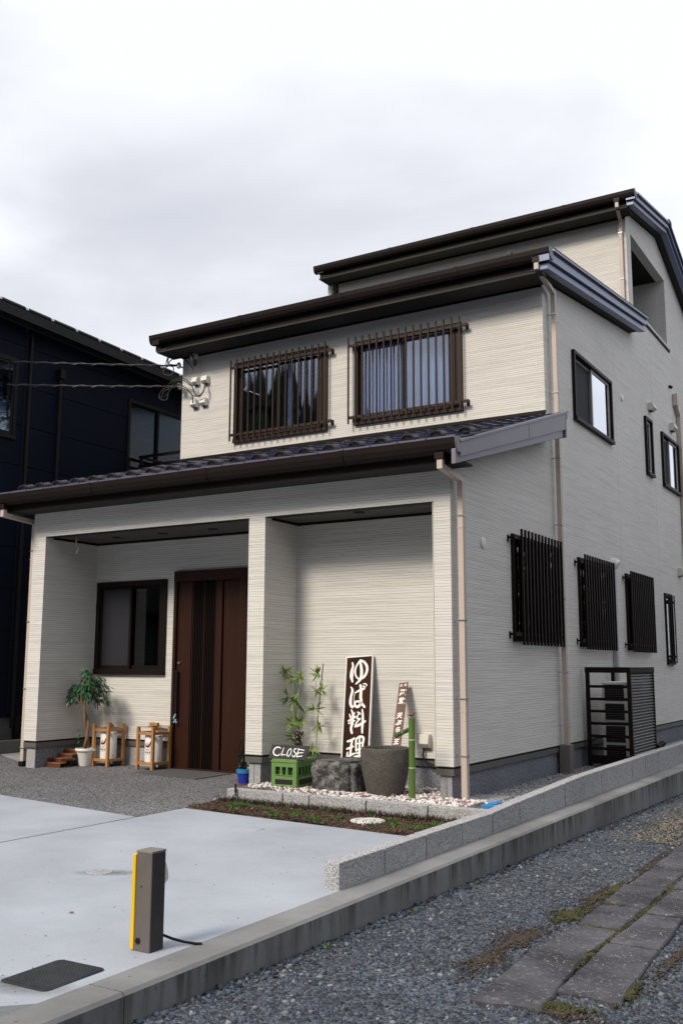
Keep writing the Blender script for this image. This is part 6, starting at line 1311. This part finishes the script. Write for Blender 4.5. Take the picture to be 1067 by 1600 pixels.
# moss and rusty soil between slabs and lane
def blob(cx, cy, rx, ry, n, seed):
    q = np.random.default_rng(seed); a = q.random(n) * 6.283; d = np.abs(q.normal(0, 0.55, n)); return np.stack([cx + rx * d * np.cos(a) * (0.8 + 0.3 * np.sin(3 * a + seed)), cy + ry * d * np.sin(a) * (0.8 + 0.3 * np.cos(2 * a + seed))], 1)
ms = []; rs_ = []
for (cx, cy, rx, ry, n) in [(1.99, -2.75, 0.10, 0.24, 1500), (2.46, -4.33, 0.15, 0.09, 900), (2.01, -1.9, 0.05, 0.25, 900), (2.30, -1.62, 0.05, 0.14, 700), (2.34, -2.45, 0.04, 0.10, 500), (2.66, -4.0, 0.05, 0.25, 600)]: ms.append(blob(cx, cy, rx, ry, n, int(n + cx * 10)))
for k_ in range(5): ms.append(np.stack([r.normal(2.34 - 0.004 * k_, 0.008, 260), r.uniform(-4.2 + k_ * .6, -3.6 + k_ * .6, 260)], 1))
for yv in (-3.60, -2.96, -2.39, -1.78): ms.append(np.stack([r.uniform(2.08, 2.33, 110), r.normal(yv, 0.008, 110)], 1))
m_ = np.vstack(ms); s = r.uniform(0.003, 0.0085, len(m_)); scatter_mass('moss_patches', np.column_stack([m_, rz_np(m_[:, 1]) + 0.006 + r.random(len(m_)) * 0.008]), s, mat('moss_bright', (0.024, 0.026, 0.010), 0.95, scale=10, col2=(0.070, 0.070, 0.022), island=0.6), 12, 0.9)
for (cx, cy, rx, ry, n) in [(1.93, -3.38, 0.14, 0.40, 1500), (1.94, -3.85, 0.12, 0.35, 900), (1.98, -2.2, 0.10, 0.4, 900), (1.99, -0.8, 0.08, 0.9, 1100), (2.5, -4.4, 0.2, 0.1, 500), (2.7, -3.2, 0.06, 0.8, 800), (1.96, 0.9, 0.1, 0.8, 700)]: rs_.append(blob(cx, cy, rx, ry, n, int(n + cx * 7)))
m_ = np.vstack(rs_); k = ~in_slab(m_[:, 0], m_[:, 1], -0.05); m_ = m_[k]; s = r.uniform(0.003, 0.008, len(m_)); scatter_mass('rusty_soil_patches', np.column_stack([m_, rz_np(m_[:, 1]) + 0.006]), s, mat('rusty_soil', (0.026, 0.020, 0.016), 0.95, scale=30, col2=(0.075, 0.056, 0.040), island=0.6), 13, 0.7)
SAND = mat('sandy_track', (0.16, 0.145, 0.12), 0.95, scale=12, col2=(0.26, 0.24, 0.205), bump=0.6, bscale=80)
x = np.concatenate([r.normal(1.72, 0.16, 5200)]); y = r.uniform(0.1, 9, 5200); s = r.uniform(0.006, 0.016, 5200); scatter_mass('sandy_grit', np.stack([x, y, rz_np(y) + 0.010], 1), s, mat('sand_grit', (0.17, 0.155, 0.13), 0.95, 0.2, 12, island=0.4), 14, 0.5)
# leaves and weeds at the foot of the wall
# white pebbles (about one in five purple-brown)
n = 5200; x = r.uniform(-2.15, 0.80, n); y = r.uniform(-1.0, 0.60, n)
k = ~((x > -0.17) & (y > 0.0)) & ~((x > 0.33)) & ~((x < -1.68) & (y > 0.62)) & ((x - PX) ** 2 + (y - PY) ** 2 > 0.15 ** 2) & ~((x < -1.675) & (y < -0.34) & (x < -1.68)) & ~((x < -2.18) & (y > 0)) & ~((x < -1.56) & (x > -1.84) & (y > -0.22) & (y < 0.15))
x, y = x[k], y[k]; s = r.uniform(0.011, 0.023, len(x)); z = -0.302 + r.random(len(x)) * 0.022 + 0.02 * np.exp(-((y + 0.35) / 0.3) ** 2)
sel = r.random(len(x)) < 0.2; P = np.stack([x, y, z], 1)
scatter_mass('white_pebbles', P[~sel], s[~sel], PEB, 15, 0.65, 0.22, ico=True, smooth=True); scatter_mass('purple_pebbles', P[sel], s[sel], PEBR, 16, 0.65, 0.22, ico=True, smooth=True)
n = 9000; x = r.uniform(0.0, 0.83, n); y = r.uniform(-0.9, 7.5, n); k = (y > 0.3) | (x > 0.33); x, y = x[k], y[k]; s = r.uniform(0.006, 0.014, len(x)); scatter_mass('side_yard_gravel', np.stack([x, y, -0.318 + r.random(len(x)) * .006], 1), s, mat('side_gravel_stone', (0.30, 0.305, 0.32), 0.85, 0.2, 12, island=0.45), 17, 0.6)
# soil bed: crumbs, heather tufts, weeds, dead leaves
def fy(x): return -1.565 - (x + 1.87) * 0.097 + 0.004
n = 7000; x = r.uniform(-1.86, 0.82, n); y = r.uniform(-1.80, -1.11, n); k = y > fy(x); x, y = x[k], y[k]; s = r.uniform(0.003, 0.011, len(x)); scatter_mass('soil_crumbs', np.stack([x, y, GZ + 0.012 + r.random(len(x)) * 0.012], 1), s, mat('soil_crumb', (0.085, 0.052, 0.038), 0.95, 0.3, 20, island=0.6), 18, 0.8)
def tufts(name, material, centres, n, h, w, lean, seed):
    q = random.Random(seed); mb = MB()
    for (cx, cy, sp) in centres:
        for _ in range(n):
            a = q.random() * 6.283; d = sp * q.random() ** 0.5; x0, y0 = cx + d * math.cos(a), cy + d * math.sin(a) * 0.7
            if y0 < fy(x0) + 0.01 or y0 > -1.11 or x0 > 0.82: continue
            hh = h * q.uniform(0.45, 1.1); lx, ly = q.uniform(-lean, lean) * hh, q.uniform(-lean, lean) * hh; ww = w * q.uniform(0.6, 1.2); b = q.random() * 3.14; dx, dy = ww * math.cos(b), ww * math.sin(b); z0 = GZ + 0.004
            mb.poly([(x0 - dx, y0 - dy, z0), (x0 + dx, y0 + dy, z0), (x0 + lx * .5 + dx * .8, y0 + ly * .5 + dy * .8, z0 + hh * .6), (x0 + lx, y0 + ly, z0 + hh), (x0 + lx * .5 - dx * .8, y0 + ly * .5 - dy * .8, z0 + hh * .6)], [(0, 1, 2, 3, 4)])
    return tag(mb.build(name, material), kind='stuff')
rq = random.Random(6)
tufts('heather_tufts', HEATH, [(-1.8 + k * 0.062 + rq.uniform(-.02, .02), -1.15 + rq.uniform(-.03, .01), 0.045) for k in range(43)], 60, 0.07, 0.0032, 0.7, 1)
tufts('heather_tufts', HEATH, [(rq.uniform(-1.8, 0.7), rq.uniform(-1.65, -1.15), 0.07) for k in range(30)], 30, 0.035, 0.003, 1.0, 2)
tufts('weed_tufts', WEED, [(0.33, -1.55, 0.07), (0.45, -1.62, 0.06), (0.62, -1.60, 0.06), (0.20, -1.5, 0.05), (0.42, -1.25, 0.07), (0.60, -1.3, 0.07), (0.05, -1.62, 0.05), (-1.25, -1.2, 0.06), (-1.35, -1.15, 0.06), (-0.75, -1.52, 0.05), (-0.62, -1.2, 0.05), (0.10, -1.35, 0.05), (-0.98, -1.5, 0.03), (0.7, -1.45, .06), (0.5, -1.45, 0.07)] + [(rq.uniform(-1.75, 0.75), rq.uniform(-1.66, -1.15), rq.uniform(.02, .05)) for k in range(34)], 44, 0.045, 0.005, 1.1, 3)
tufts('moss_mat', MOSS, [(rq.uniform(-1.7, 0.7), rq.uniform(-1.66, -1.2), 0.10) for k in range(46)], 170, 0.014, 0.004, 1.2, 4)
dl = MB()
for k in range(70):
    x0, y0 = rq.uniform(-1.8, 0.75), rq.uniform(-1.62, -1.14)
    if y0 < fy(x0) + 0.02: continue
    add_leaf(dl, Vector((x0, y0, GZ + 0.026)), Vector((rq.uniform(-1, 1), rq.uniform(-1, 1), rq.uniform(0, .5))), rq.uniform(.015, .035), rq.uniform(.01, .02), rq, 0.2)
tag(dl.build('dead_leaves', DEADL), kind='stuff')
wf = MB()
for (cx, cy) in ((1.19, -4.1), (1.2, -2.2), (1.17, 0.6), (1.22, -3.2), (1.18, -0.6)):
    for k in range(22): add_leaf(wf, Vector((cx + rq.uniform(-.02, .02), cy + rq.uniform(-.03, .03), road_z(cy) + 0.01)), Vector((rq.uniform(-1, 1), rq.uniform(-1, 1), rq.uniform(0.2, 1.4))), rq.uniform(.015, .035), .006, rq, 0.2)
tag(wf.build('wall_foot_weeds', WEED), kind='stuff')
